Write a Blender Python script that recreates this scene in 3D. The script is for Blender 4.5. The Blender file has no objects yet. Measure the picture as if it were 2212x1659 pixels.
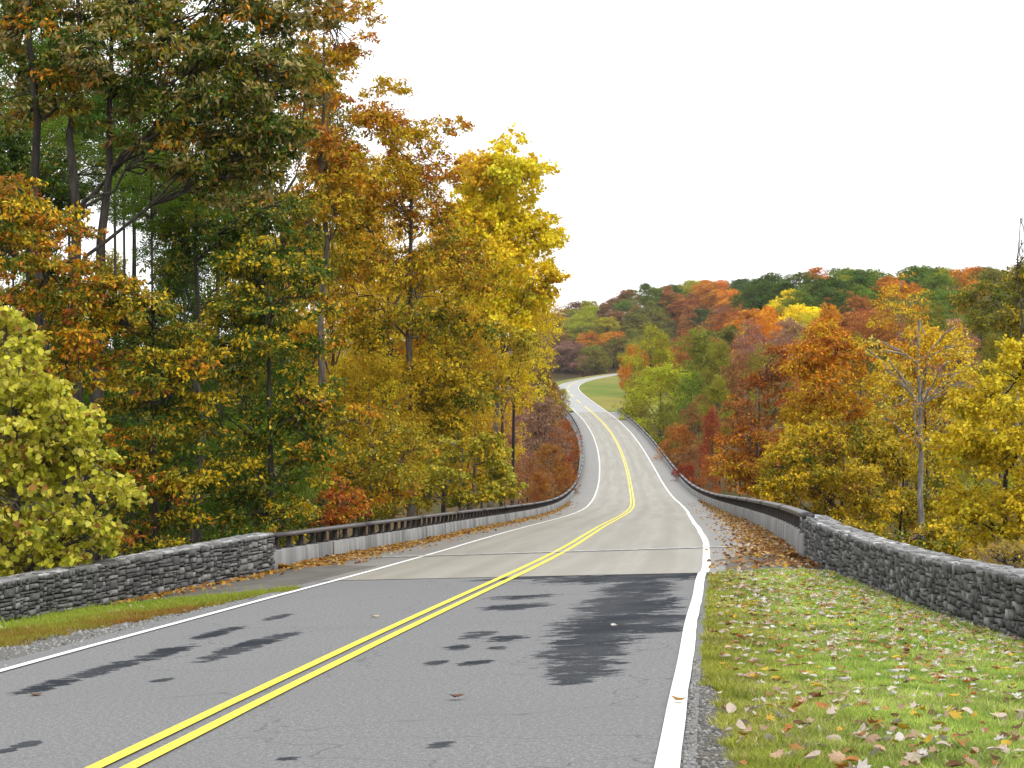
import bpy, math, random
import numpy as np
from mathutils import Vector

# ------------------------------------------------------------------ camera, sky, sun, exposure
scene = bpy.context.scene
COL = scene.collection
F, CX, HY = 4700.0, 1106.0, 770.0          # focal length, optical centre and eye level in survey units
cam_data = bpy.data.cameras.new('camera')
cam_data.sensor_width = 36.0
cam_data.lens = 36.0 * F / 2212.0
cam_data.clip_start = 0.5
cam_data.clip_end = 6000.0
cam = bpy.data.objects.new('camera', cam_data)
COL.objects.link(cam)
cam.location = (0, 0, 0)
cam.rotation_euler = (math.radians(90.0) - math.atan(59.5 / F), 0, 0)
scene.camera = cam

SUN_EL, SUN_AZ = math.radians(48), math.radians(140)     # azimuth clockwise from +Y: behind and to the right
world = bpy.data.worlds.new('World')
scene.world = world
world.use_nodes = True
wn, wl = world.node_tree.nodes, world.node_tree.links
wn.clear()
sky = wn.new('ShaderNodeTexSky')
sky.sky_type = 'NISHITA'
sky.sun_disc = False
sky.sun_elevation = SUN_EL
sky.sun_rotation = SUN_AZ
hs = wn.new('ShaderNodeHueSaturation'); hs.inputs['Saturation'].default_value = 0.15
cloud = wn.new('ShaderNodeMix'); cloud.data_type = 'RGBA'
cloud.inputs[0].default_value = 0.88
cloud.inputs[7].default_value = (17.0, 17.1, 17.3, 1)      # thick even overcast over the sky
bg = wn.new('ShaderNodeBackground'); bg.inputs['Strength'].default_value = 0.1
wo = wn.new('ShaderNodeOutputWorld')
wl.new(sky.outputs[0], hs.inputs['Color'])
wl.new(hs.outputs[0], cloud.inputs[6])
wl.new(cloud.outputs[2], bg.inputs['Color'])
wl.new(bg.outputs[0], wo.inputs['Surface'])

sun_data = bpy.data.lights.new('sun', 'SUN')
sun_data.energy = 1.5
sun_data.angle = math.radians(14)
sun_data.color = (1.0, 0.95, 0.87)
sun = bpy.data.objects.new('sun', sun_data)
COL.objects.link(sun)
sd = Vector((math.sin(SUN_AZ) * math.cos(SUN_EL), math.cos(SUN_AZ) * math.cos(SUN_EL), math.sin(SUN_EL)))
sun.rotation_euler = sd.to_track_quat('Z', 'Y').to_euler()

vs = scene.view_settings
vs.view_transform = 'Standard'
vs.look = 'None'
vs.exposure = 0.0
vs.gamma = 1.0
vs.use_curve_mapping = False
scene.cycles.max_bounces = 6
scene.cycles.diffuse_bounces = 3
scene.cycles.transmission_bounces = 4
scene.cycles.glossy_bounces = 2

rng = np.random.default_rng(7)
R_ = random.Random(5)

# ------------------------------------------------------------------ helpers
def Wp(x, y, Y):
    """survey point (x, y) seen at distance Y -> world"""
    return np.array([(x - CX) / F * Y, Y, -(y - HY) / F * Y])

def set_attr(me, name, vals):
    vals = np.asarray(vals, np.float32)
    if vals.ndim == 1:
        a = me.attributes.new(name, 'FLOAT', 'POINT'); a.data.foreach_set('value', vals)
    else:
        if vals.shape[1] == 3:
            vals = np.concatenate([vals, np.ones((len(vals), 1), np.float32)], 1)
        a = me.attributes.new(name, 'FLOAT_COLOR', 'POINT'); a.data.foreach_set('color', vals.ravel())

def np_mesh(name, V, faces, attrs=None, mat=None, smooth=False):
    """V (n,3); faces: list of int arrays, each (m,k)"""
    me = bpy.data.meshes.new(name)
    V = np.asarray(V, np.float32)
    if not isinstance(faces, list):
        faces = [faces]
    loops = np.concatenate([np.asarray(f, np.int32).ravel() for f in faces])
    sizes = np.concatenate([np.full(len(f), np.asarray(f).shape[1], np.int32) for f in faces])
    starts = np.concatenate([[0], np.cumsum(sizes)[:-1]]).astype(np.int32)
    me.vertices.add(len(V)); me.vertices.foreach_set('co', V.ravel())
    me.loops.add(len(loops)); me.loops.foreach_set('vertex_index', loops)
    me.polygons.add(len(sizes))
    me.polygons.foreach_set('loop_start', starts)
    me.polygons.foreach_set('loop_total', sizes)
    if smooth:
        me.polygons.foreach_set('use_smooth', np.ones(len(sizes), bool))
    me.update(calc_edges=True)
    for k, v in (attrs or {}).items():
        set_attr(me, k, v)
    if mat:
        me.materials.append(mat)
    return me

def link(name, me, parent=None, loc=None):
    o = bpy.data.objects.new(name, me)
    COL.objects.link(o)
    if parent is not None:
        o.parent = parent
    if loc is not None:
        o.location = loc
    return o

def tag(o, label=None, cat=None, group=None, kind=None):
    if label: o['label'] = label
    if cat: o['category'] = cat
    if group: o['group'] = group
    if kind: o['kind'] = kind
    return o

def empty(name, loc=(0, 0, 0)):
    o = bpy.data.objects.new(name, None)
    COL.objects.link(o)
    o.location = loc
    o.empty_display_size = 0.3
    return o

def smooth(a, b, x):
    t = np.clip((np.asarray(x, float) - a) / (b - a), 0, 1)
    return t * t * (3 - 2 * t)

class Geo:
    """collects boxes, tubes and sweeps into one mesh"""
    def __init__(s): s.V = []; s.F = {}; s.n = 0
    def add(s, V, *fs):
        V = np.asarray(V, float)
        for f in fs:
            f = np.asarray(f, int) + s.n
            s.F.setdefault(f.shape[1], []).append(f)
        s.V.append(V); s.n += len(V)
    def mesh(s, name, mat, sm=False):
        return np_mesh(name, np.concatenate(s.V), [np.concatenate(v) for v in s.F.values()], None, mat, sm)
    def box(s, c, sx, sy, sz, ax=(1, 0, 0), ay=(0, 1, 0), az=(0, 0, 1)):
        c, ax, ay, az = (np.asarray(v, float) for v in (c, ax, ay, az))
        V = [c + ax * sx * i + ay * sy * j + az * sz * k for k in (-.5, .5) for j in (-.5, .5) for i in (-.5, .5)]
        s.add(V, [(0, 2, 3, 1), (4, 5, 7, 6), (0, 1, 5, 4), (2, 6, 7, 3), (0, 4, 6, 2), (1, 3, 7, 5)])
    def tube(s, pts, rad, k=6):
        pts = np.asarray(pts, float); rad = np.broadcast_to(rad, len(pts))
        d = np.gradient(pts, axis=0); d /= np.linalg.norm(d, axis=1)[:, None] + 1e-9
        ref = np.where(np.abs(d[:, 2:3]) > .9, [[1., 0, 0]], [[0, 0, 1.]])
        u = np.cross(d, ref); u /= np.linalg.norm(u, axis=1)[:, None] + 1e-9
        v = np.cross(d, u)
        a = np.arange(k) / k * 2 * np.pi
        V = pts[:, None] + rad[:, None, None] * (np.cos(a)[None, :, None] * u[:, None] + np.sin(a)[None, :, None] * v[:, None])
        n = len(pts); i = np.arange(n - 1)[:, None] * k; j = np.arange(k)[None]; j2 = (j + 1) % k
        f = np.stack([i + j, i + j2, i + k + j2, i + k + j], -1).reshape(-1, 4)
        s.add(V.reshape(-1, 3), f)
    def sweep(s, P, prof, closed=True, caps=True):
        """P (n,m,3) rings of m points each"""
        P = np.asarray(P, float); n, m = P.shape[:2]
        i = np.arange(n - 1)[:, None] * m
        j = np.arange(m if closed else m - 1)[None]; j2 = (j + 1) % m
        f = np.stack([i + j, i + j2, i + m + j2, i + m + j], -1).reshape(-1, 4)
        s.add(P.reshape(-1, 3), f)
        if caps and closed:
            b = s.n - n * m
            s.F.setdefault(m, []).append(np.array([np.arange(m)[::-1] + b, np.arange(m) + b + (n - 1) * m]))

# ------------------------------------------------------------------ material kit
class Nodes:
    def __init__(s, name):
        s.m = bpy.data.materials.new(name); s.m.use_nodes = True
        s.t = s.m.node_tree; s.t.nodes.clear()
        s.out = s.t.nodes.new('ShaderNodeOutputMaterial')
    def n(s, typ, **kw):
        nd = s.t.nodes.new('ShaderNode' + typ)
        for k, v in kw.items():
            if hasattr(nd, k): setattr(nd, k, v)
        return nd
    def l(s, a, b): s.t.links.new(a, b)
    def val(s, sock, v):
        if isinstance(v, bpy.types.NodeSocket): s.l(v, sock)
        elif isinstance(v, (tuple, list)) and len(v) == 3 and len(getattr(sock, 'default_value', [0])) == 4: sock.default_value = (*v, 1)
        else: sock.default_value = v
    def math(s, op, a, b=0.0, c=None, clamp=False):
        nd = s.n('Math', operation=op); nd.use_clamp = clamp
        s.val(nd.inputs[0], a); s.val(nd.inputs[1], b)
        if c is not None: s.val(nd.inputs[2], c)
        return nd.outputs[0]
    def noise(s, vec, scale, detail=3, rough=.55, dist=0.0):
        nd = s.n('TexNoise'); nd.inputs['Scale'].default_value = scale; nd.inputs['Detail'].default_value = detail
        nd.inputs['Roughness'].default_value = rough; nd.inputs['Distortion'].default_value = dist
        if vec is not None: s.l(vec, nd.inputs['Vector'])
        return nd.outputs['Fac']
    def mapr(s, v, a, b, c=0.0, d=1.0, typ='SMOOTHSTEP'):
        nd = s.n('MapRange', interpolation_type=typ)
        s.val(nd.inputs[0], v)
        for i, k in enumerate((a, b, c, d)): nd.inputs[i + 1].default_value = k
        return nd.outputs[0]
    def mix(s, f, a, b, mode='MIX'):
        nd = s.n('Mix', data_type='RGBA', blend_type=mode); nd.clamp_result = False
        s.val(nd.inputs[0], f); s.val(nd.inputs[6], a); s.val(nd.inputs[7], b)
        return nd.outputs[2]
    def ramp(s, f, stops):
        nd = s.n('ValToRGB'); e = nd.color_ramp.elements
        while len(e) < len(stops): e.new(0.5)
        for el, (p, c) in zip(e, stops): el.position = p; el.color = (*c, 1)
        s.l(f, nd.inputs[0]); return nd.outputs[0]
    def scalevec(s, vec, sx, sy, sz=1.0):
        nd = s.n('Mapping'); nd.inputs['Scale'].default_value = (sx, sy, sz); s.l(vec, nd.inputs[0]); return nd.outputs[0]
    def bump(s, h, strength, dist=.02):
        nd = s.n('Bump'); nd.inputs['Strength'].default_value = strength; nd.inputs['Distance'].default_value = dist
        s.l(h, nd.inputs['Height']); return nd.outputs[0]
    def principled(s, col, rough=.8, spec=.3, normal=None):
        p = s.n('BsdfPrincipled'); s.val(p.inputs['Base Color'], col); s.val(p.inputs['Roughness'], rough)
        s.val(p.inputs['Specular IOR Level'], spec)
        if normal is not None: s.l(normal, p.inputs['Normal'])
        return p.outputs[0]
    def done(s, sh): s.l(sh, s.out.inputs['Surface']); return s.m
    def obj(s): return s.n('TexCoord').outputs['Object']
    def attr(s, name): return s.n('Attribute', attribute_name=name)

def leaf_shader(k, col, trans=.30, rough=.55, spec=.25):
    p = k.principled(col, rough, spec)
    t = k.n('BsdfTranslucent'); k.val(t.inputs['Color'], col)
    m = k.n('MixShader'); m.inputs[0].default_value = trans
    k.l(p, m.inputs[1]); k.l(t.outputs[0], m.inputs[2])
    return k.done(m.outputs[0])

def mat_leaf_attr():
    k = Nodes('autumn_leaves')
    return leaf_shader(k, k.attr('leafcol').outputs['Color'])
def mat_leaf_obj():
    k = Nodes('distant_leaves')
    oi = k.n('ObjectInfo')
    tone = k.attr('tone').outputs['Fac']
    hv = k.n('HueSaturation')
    k.l(oi.outputs['Color'], hv.inputs['Color'])
    k.l(k.mapr(tone, 0, 1, .475, .525, 'LINEAR'), hv.inputs['Hue'])
    k.l(k.mapr(k.attr('tone2').outputs['Fac'], 0, 1, .62, 1.4, 'LINEAR'), hv.inputs['Value'])
    return leaf_shader(k, hv.outputs[0], .32, .7, .15)
def mat_fallen():
    k = Nodes('fallen_leaf')
    oi = k.n('ObjectInfo')
    nz = k.noise(k.obj(), 30, 3)
    c = k.mix(k.mapr(nz, .35, .7, 0, .55), oi.outputs['Color'], (.16, .08, .035))
    return leaf_shader(k, c, .15, .6, .25)
def mat_bark(name, a, b):
    k = Nodes(name)
    v = k.scalevec(k.obj(), 9, 9, 1.6)
    nz = k.noise(v, 1.0, 5, .65)
    nb = k.noise(k.obj(), 1.3, 2)
    c = k.mix(k.mapr(nz, .35, .68), a, b)
    c = k.mix(k.mapr(nb, .45, .7, 0, .5), c, tuple(x * .6 for x in a))
    return k.done(k.principled(c, .9, .15, k.bump(nz, .7, .03)))

M_LEAF = mat_leaf_attr()
M_FAR = mat_leaf_obj()
M_FALLEN = mat_fallen()
M_BARK = mat_bark('grey_brown_bark', (.07, .055, .042), (.16, .135, .11))
M_DARKBARK = mat_bark('dark_bark', (.035, .03, .026), (.085, .075, .062))
M_PALEBARK = mat_bark('pale_grey_bark', (.16, .15, .135), (.36, .345, .32))

# ------------------------------------------------------------------ road alignment (surveyed from the photograph)
KN = np.array([0, 25, 50, 75, 100, 130, 160, 195, 235, 280, 330, 390, 450, 500, 550, 610, 680, 760, 850, 950, 1060, 1180, 1350.])
KX = np.array([-3.731, -1.454, 0.93, 2.823, 4.662, 6.854, 8.833, 10.763, 12.787, 14.796, 16.61, 17.98, 18.247, 17.666, 16.886, 16.423, 17.333, 20.698, 26.027, 33.845, 44.721, 58.95, 81.94])
KZ = np.array([-1.847, -3.207, -4.588, -6.034, -7.539, -9.341, -11.017, -12.638, -13.894, -14.568, -14.609, -14.035, -13.102, -12.231, -11.392, -10.563, -9.98, -9.789, -9.86, -9.908, -9.742, -9.352, -8.418])
def _spl(k, v):
    n = len(k); h = np.diff(k); A = np.zeros((n, n)); B = np.zeros(n); A[0, 0] = A[-1, -1] = 1
    for i in range(1, n - 1):
        A[i, i-1] = h[i-1]; A[i, i] = 2 * (h[i-1] + h[i]); A[i, i+1] = h[i]
        B[i] = 6 * ((v[i+1] - v[i]) / h[i] - (v[i] - v[i-1]) / h[i-1])
    m = np.linalg.solve(A, B)
    q = np.linspace(0, 1350, 13501); i = np.clip(np.searchsorted(k, q) - 1, 0, n - 2)
    a = (k[i+1] - q) / h[i]; b = 1 - a
    r = a * v[i] + b * v[i+1] + ((a**3 - a) * m[i] + (b**3 - b) * m[i+1]) * h[i]**2 / 6
    # straight continuation before and after
    q2 = np.concatenate([np.linspace(-80, -.1, 800), q, np.linspace(1350.1, 1800, 400)])
    r2 = np.concatenate([r[0] + (r[10] - r[0]) * np.linspace(-80, -.1, 800), r, r[-1] + (r[-1] - r[-11]) * (np.linspace(1350.1, 1800, 400) - 1350)])
    return q2, r2
QY, QX = _spl(KN, KX)
_, QZ = _spl(KN, KZ)
QD = np.gradient(QX, QY)
def xc(Y): return np.interp(Y, QY, QX)
def zc(Y): return np.interp(Y, QY, QZ)
def dxc(Y): return np.interp(Y, QY, QD)
def bank(Y): return 0.053 * np.interp(Y, [0, 250, 450], [1, 1, .3])
def rp(Y, off, dz=0.0):
    """point on the road surface at station Y, off metres right of the centre line"""
    Y = np.asarray(Y, float); off = np.broadcast_to(np.asarray(off, float), Y.shape)
    d = dxc(Y); c = 1 / np.sqrt(1 + d * d)
    return np.stack([xc(Y) + off * c, Y - off * d * c, zc(Y) + bank(Y) * off + dz], -1)
SK = -0.5                                   # the bridge ends are skewed to the road
B0, B1 = 39.3, 487.0                        # bridge approach slab start and far end
OL, OR = -5.61, 5.34
def OLf(Y): return -5.61 - .42 * (1 - smooth(48, 72, Y))                        # inner faces of the parapets

def stations(a, b):
    s = [a]
    while s[-1] < b:
        y = s[-1]; s.append(y + (1.0 if y < 80 else 2.5 if y < 260 else 5.0))
    s[-1] = b
    return np.array(s)

def strip(name, st, offs, dz, mat, skew0=None, skew1=None):
    """sheet laid on the road surface; vertex attribute 'rc' = (offset, station)"""
    st = np.asarray(st, float); offs = np.asarray(offs, float)
    n, m = len(st), len(offs)
    S = np.repeat(st[:, None], m, 1); O = np.repeat(offs[None], n, 0)
    if skew0 is not None:
        f = smooth(B0 - 14, B0, S) * (1 - smooth(B0, B0 + 70, S)) if skew1 is None else smooth(B0 - 14, B0, S)
        S = S + skew0 * O * f
    V = rp(S, O, dz).reshape(-1, 3)
    i = np.arange(n - 1)[:, None] * m; j = np.arange(m - 1)[None]
    f = np.stack([i + j, i + j + 1, i + m + j + 1, i + m + j], -1).reshape(-1, 4)
    rc = np.stack([O.ravel(), S.ravel(), np.zeros(n * m)], 1)
    return np_mesh(name, V, f, {'rc': rc}, mat, True)

# ------------------------------------------------------------------ ground materials
def rc_vec(k): return k.attr('rc').outputs['Vector']

def mat_asphalt():
    k = Nodes('asphalt')
    v = rc_vec(k)
    sep = k.n('SeparateXYZ'); k.l(v, sep.inputs[0]); off, st = sep.outputs[0], sep.outputs[1]
    fine = k.noise(v, 55, 3, .75)
    grit = k.n('TexVoronoi'); grit.inputs['Scale'].default_value = 42; k.l(v, grit.inputs['Vector'])
    big = k.noise(k.scalevec(v, .9, .16), 1.0, 4)
    wide = k.noise(v, .35, 2)
    base = k.mix(k.mapr(fine, .3, .72), (.11, .112, .116), (.335, .335, .335))
    base = k.mix(k.mapr(grit.outputs['Distance'], 0, .36, .6, 0), base, (.36, .36, .36))
    base = k.mix(k.mapr(k.noise(v, 21, 2, .8), .40, .62, .45, 0), base, (.07, .072, .076))
    base = k.mix(k.mapr(wide, .35, .7, 0, .3), base, (.16, .163, .166))
    # polished wheel paths read a little lighter
    # damp patches following the wheel paths: (offset, station, half width, half length, amount)
    spots = [(2.4, 37.3, 1.7, 1.9, 1), (2.55, 33.2, .55, 2.6, 1), (2.6, 29.0, .62, 3.2, 1), (2.62, 25.2, .62, 2.6, 1), (2.5, 22.2, .42, 2.4, 1), (2.62, 19.4, .3, 1.1, 1),
             (3.1, 26.0, .5, .8, .95), (3.1, 24.2, .4, .5, .9), (2.6, 18.5, .14, .35, .9), (.35, 38.6, .9, .65, .9), (.9, 32.2, .48, .75, 1), (1.05, 29.7, .42, 1.0, .95),
             (1.12, 24.4, .17, .8, .9), (1.12, 22.6, .13, .5, .9), (1.5, 23.6, .24, .7, .85), (1.13, 20.8, .11, .4, .85), (1.52, 20.6, .15, .4, .85), (1.55, 22.4, .13, .4, .8),
             (-2.4, 20.0, .17, .7, .9), (-2.32, 21.6, .18, .9, .9), (-2.25, 23.5, .2, 1.1, .9), (-2.35, 26.6, .16, 1.0, .9), (-2.22, 29.5, .12, .8, .85),
             (-1.45, 23.2, .17, 1.0, .95), (-1.42, 24.6, .2, 1.2, .95), (-1.3, 25.6, .12, .7, .9), (-1.33, 20.0, .09, .22, .9), (-1.05, 15.2, .08, .2, .9), (1.09, 13.8, .07, .14, .9), (-1.08, 14.8, .06, .16, .9),
             (.6, 12.9, .1, .2, .8), (2.0, 14.2, .09, .2, .8)]
    e1 = k.noise(k.scalevec(v, .9, 1.1), 1.0, 4, .62)
    e2 = k.noise(k.scalevec(v, 2.6, 3.6), 1.0, 5, .78)
    edge = k.math('ADD', k.math('MULTIPLY', k.math('SUBTRACT', e1, .5), 3.0), k.math('MULTIPLY', k.math('SUBTRACT', e2, .5), 7.0))
    m = None
    for (o, s, a, b, w) in spots:
        if b < 1.3 and 0 < o < 2: b *= .7
        dx = k.math('MULTIPLY', k.math('SUBTRACT', off, o), 1 / a)
        dy = k.math('MULTIPLY', k.math('SUBTRACT', st, s), 1 / b)
        r = k.math('ADD', k.math('MULTIPLY', dx, dx), k.math('MULTIPLY', dy, dy))
        q = k.math('MULTIPLY', k.math('SUBTRACT', 1.25, r), w)
        m = q if m is None else k.math('MAXIMUM', m, q)
    q = k.math('ADD', k.math('MAXIMUM', m, -3.2), edge)
    # no damp line beyond the slab edge
    q = k.math('ADD', q, k.math('MULTIPLY', k.math('SUBTRACT', fine, .5), 1.6))
    wet = k.mapr(q, .08, .30)
    c = k.mix(k.math('MULTIPLY', wet, k.mapr(k.noise(k.scalevec(v, .7, .5), 1.0, 3), .35, .62, .80, 1.0)), base, k.mix(k.mapr(fine, .35, .7), (.010, .013, .018), (.05, .057, .068)))
    # hairline cracks
    w = k.n('TexVoronoi', feature='DISTANCE_TO_EDGE'); w.inputs['Scale'].default_value = .32
    wv = k.n('VectorMath', operation='ADD'); k.l(v, wv.inputs[0])
    nn = k.n('TexNoise'); nn.inputs['Scale'].default_value = 1.3; k.l(v, nn.inputs['Vector']); k.l(nn.outputs['Color'], wv.inputs[1])
    k.l(wv.outputs[0], w.inputs['Vector'])
    cr = k.mapr(w.outputs['Distance'], .0, .006, .45, 0)
    c = k.mix(cr, c, (.04, .04, .04))
    rough = k.mapr(wet, 0, 1, .88, .8, 'LINEAR')
    hsum = k.math('ADD', fine, k.math('MULTIPLY', grit.outputs['Distance'], -.6))
    return k.done(k.principled(c, rough, k.mapr(wet, 0, 1, .2, .03, 'LINEAR'), k.bump(hsum, .5, .008)))

def mat_deck():
    k = Nodes('worn_concrete_deck')
    v = rc_vec(k)
    sep = k.n('SeparateXYZ'); k.l(v, sep.inputs[0]); off, st = sep.outputs[0], sep.outputs[1]
    fine = k.noise(v, 40, 3, .7)
    lon = k.noise(k.scalevec(v, 1.6, .05), 1.0, 4, .6)
    cross = k.noise(k.scalevec(v, .25, 5.5), 1.0, 4, .65)
    lane = k.mix(k.mapr(lon, .3, .7), (.235, .218, .17), (.33, .31, .26))
    lane = k.mix(k.mapr(cross, .42, .75, 0, .55), lane, (.39, .375, .32))
    # rubber and dirt polished into the wheel paths
    for o in (-2.45, -1.0, 1.05, 2.55):
        d = k.math('ABSOLUTE', k.math('SUBTRACT', off, o))
        lane = k.mix(k.mapr(d, .05, .48, .38, 0), lane, (.20, .185, .148))
    sh = k.mix(k.mapr(k.noise(v, 1.1, 5, .6), .3, .7), (.15, .142, .13), (.235, .225, .21))
    sh = k.mix(k.mapr(k.noise(v, .22, 3, .6), .4, .7, 0, .5), sh, (.22, .21, .19))
    wob = k.math('ADD', k.math('ABSOLUTE', off), k.math('MULTIPLY', k.math('SUBTRACT', k.noise(v, 1.2, 3), .5), .35))
    c = k.mix(k.mapr(wob, 3.35, 3.75), lane, sh)
    c = k.mix(k.mapr(fine, .35, .7, .30, 0), c, (.14, .13, .11))
    # broom grooves across the deck and saw-cut pour joints
    gro = k.n('TexWave', wave_type='BANDS', bands_direction='Y'); gro.inputs['Scale'].default_value = 6.0; gro.inputs['Distortion'].default_value = 1.2
    k.l(v, gro.inputs['Vector'])
    return k.done(k.principled(c, .56, .45, k.bump(k.math('ADD', fine, k.math('MULTIPLY', gro.outputs['Fac'], .35)), .25, .006)))

def mat_paint(name, col, wear):
    k = Nodes(name)
    v = rc_vec(k)
    nz = k.noise(v, 24, 4, .7)
    nw = k.noise(v, 1.7, 3)
    f = k.math('MULTIPLY', k.mapr(nz, .60, .74), k.mapr(nw, .45, .75, 0, wear))
    c = k.mix(f, col, (.2, .2, .19))
    return k.done(k.principled(c, .6, .35, k.bump(nz, .15, .004)))

def mat_stone(name, tint):
    k = Nodes(name)
    oi = k.n('ObjectInfo')
    geo = k.n('NewGeometry')
    pos = geo.outputs['Position']
    nz = k.noise(pos, 7, 5, .65)
    n2 = k.noise(pos, 38, 3, .6)
    isl = geo.outputs['Random Per Island']
    rnd = k.math('FRACT', k.math('ADD', oi.outputs['Random'], isl))
    c = k.ramp(rnd, [(0, tuple(.075 * t for t in tint)), (.45, tuple(.135 * t for t in tint)), (.8, tuple(.20 * t for t in tint)), (1, tuple(.32 * t for t in tint))])
    c = k.mix(k.mapr(nz, .35, .7, 0, .6), c, tuple(.075 * t for t in tint))
    c = k.mix(k.mapr(k.noise(pos, 11, 4, .7), .60, .72, 0, .65), c, (.40, .40, .385))     # pale lichen
    return k.done(k.principled(c, .9, .2, k.bump(k.math('ADD', nz, k.math('MULTIPLY', n2, .35)), .8, .02)))

def mat_concrete():
    k = Nodes('weathered_parapet_concrete')
    geo = k.n('NewGeometry'); pos = geo.outputs['Position']
    st = k.scalevec(pos, 2.2, 2.2, .12)
    s1 = k.noise(st, 1.0, 4, .65)
    s2 = k.noise(k.scalevec(pos, 7, 7, .25), 1.0, 3, .6)
    fine = k.noise(pos, 30, 3)
    c = k.mix(k.mapr(s1, .36, .66), (.31, .31, .30), (.175, .178, .18))
    c = k.mix(k.mapr(s2, .54, .72, 0, .6), c, (.09, .094, .098))
    c = k.mix(k.mapr(k.noise(pos, 1.2, 3), .55, .75, 0, .4), c, (.36, .36, .345))
    return k.done(k.principled(c, .85, .25, k.bump(fine, .3, .006)))

def mat_simple(name, col, rough=.6, spec=.3, var=.3, scale=6):
    k = Nodes(name)
    geo = k.n('NewGeometry')
    nz = k.noise(geo.outputs['Position'], scale, 4, .6)
    c = k.mix(k.mapr(nz, .35, .7), col, tuple(x * (1 - var) for x in col))
    return k.done(k.principled(c, rough, spec, k.bump(nz, .15, .01)))

def mat_ground():
    k = Nodes('leaf_littered_ground')
    geo = k.n('NewGeometry'); pos = geo.outputs['Position']
    a = k.noise(pos, .09, 4); b = k.noise(pos, 2.5, 4, .7)
    c = k.mix(k.mapr(b, .3, .7), (.055, .038, .02), (.15, .09, .04))
    c = k.mix(k.mapr(a, .45, .65, 0, .6), c, (.05, .065, .018))
    return k.done(k.principled(c, .95, .1, k.bump(b, .6, .2)))

def mat_verge():
    k = Nodes('mown_verge_soil')
    geo = k.n('NewGeometry'); pos = geo.outputs['Position']
    a = k.noise(pos, .9, 4); b = k.noise(pos, 22, 4, .7)
    c = k.mix(k.mapr(b, .3, .7), (.07, .09, .018), (.14, .16, .035))
    c = k.mix(k.mapr(a, .5, .72, 0, .8), c, (.17, .13, .05))
    return k.done(k.principled(c, .95, .1, k.bump(b, .8, .03)))

def mat_meadow():
    k = Nodes('meadow_grass')
    geo = k.n('NewGeometry'); pos = geo.outputs['Position']
    a = k.noise(k.scalevec(pos, .05, .02, .05), 1.0, 4, .6); b = k.noise(pos, .9, 4, .7)
    c = k.mix(k.mapr(a, .36, .62), (.13, .19, .02), (.26, .235, .05))
    c = k.mix(k.mapr(k.noise(k.scalevec(pos, .09, .03, .09), 1.0, 3), .52, .68, 0, .7), c, (.30, .19, .06))
    c = k.mix(k.mapr(b, .4, .75, 0, .4), c, (.07, .11, .015))
    return k.done(k.principled(c, .95, .1))

M_ASPHALT = mat_asphalt(); M_DECK = mat_deck()
M_WHITE = mat_paint('white_road_paint', (.82, .82, .80), .9)
M_YELLOW = mat_paint('yellow_road_paint', (.84, .70, .045), .8)
M_STONE = mat_stone('grey_ledge_stone', (1.0, 1.0, .98))
M_STONE_CAP = mat_stone('pale_cap_stone', (1.9, 1.9, 1.9))
M_CONC = mat_concrete()
M_RAIL = mat_simple('dark_bronze_rail', (.042, .036, .038), .42, .5, .3, 3)
M_POST = mat_simple('rusty_bronze_post', (.03, .021, .018), .6, .35, .4, 9)
M_STEEL = mat_simple('rusty_steel_plate', (.11, .062, .045), .7, .3, .5, 8)
M_GROUND = mat_ground(); M_VERGE = mat_verge(); M_MEADOW = mat_meadow()
M_DARK = mat_simple('dark_joint', (.015, .015, .015), .9, .1)

# ------------------------------------------------------------------ terrain
VALLEY = ([-80, 30, 46, 100, 160, 220, 350, 430, 490, 560, 2200], [-7, -8, -9.5, -20, -31, -41, -43, -29, -14.5, -13, -13])
def hash_noise(X, Y, s, seed):
    """cheap smooth value noise"""
    r = np.random.default_rng(seed); T = r.random((64, 64))
    x, y = np.asarray(X) / s, np.asarray(Y) / s
    i, j = np.floor(x).astype(int), np.floor(y).astype(int); u, v = x - i, y - j
    u = u * u * (3 - 2 * u); v = v * v * (3 - 2 * v)
    g = lambda a, b: T[a % 64, b % 64]
    return (g(i, j) * (1 - u) + g(i + 1, j) * u) * (1 - v) + (g(i, j + 1) * (1 - u) + g(i + 1, j + 1) * u) * v
def ground_z(X, Y):
    X = np.asarray(X, float); Y = np.asarray(Y, float)
    off = X - xc(Y)
    z = np.interp(Y, *VALLEY)
    z = z + smooth(45, 170, X) * smooth(120, 260, Y) * (1 - smooth(480, 620, Y)) * 16
    z = z + smooth(20, 120, -X) * smooth(60, 200, Y) * 14
    z = z + 35 * smooth(520, 950, Y) * smooth(22, 92, off)
    zb = np.interp(X, [-300, -60, 21, 56, 84, 113, 142, 185, 300], [2, 9, 12, 18, 27, 30, 31, 37, 40])
    t = smooth(1200, 1350, Y)
    z = np.maximum(z, z * (1 - t) + zb * t)
    z = z + (hash_noise(X, Y, 37, 3) - .5) * 4 * smooth(60, 140, np.abs(off) + .12 * Y)
    near = (1 - smooth(44, 58, Y)) * (1 - smooth(8.3, 30, off)) * (1 - smooth(9.5, 32, -off))
    far = smooth(468, 494, Y) * (1 - smooth(1190, 1290, Y)) * (1 - smooth(20, 46, off)) * (1 - smooth(7, 34, -off))
    plat = zc(Y) + bank(Y) * np.clip(off, -9, 9) - np.where(Y < 300, .75, .35)
    m = np.maximum(near, far)
    return z * (1 - m) + plat * m
gx = np.concatenate([np.linspace(-900, -60, 40)[:-1], np.linspace(-60, -16, 28)[:-1], np.linspace(-16, 30, 60)[:-1], np.linspace(30, 120, 46)[:-1], np.linspace(120, 900, 50)])
gy = np.concatenate([np.linspace(-80, 0, 20)[:-1], np.linspace(0, 70, 70)[:-1], np.linspace(70, 600, 140)[:-1], np.linspace(600, 1600, 110)[:-1], np.linspace(1600, 3500, 24)])
GX, GY = np.meshgrid(gx, gy)
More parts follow.
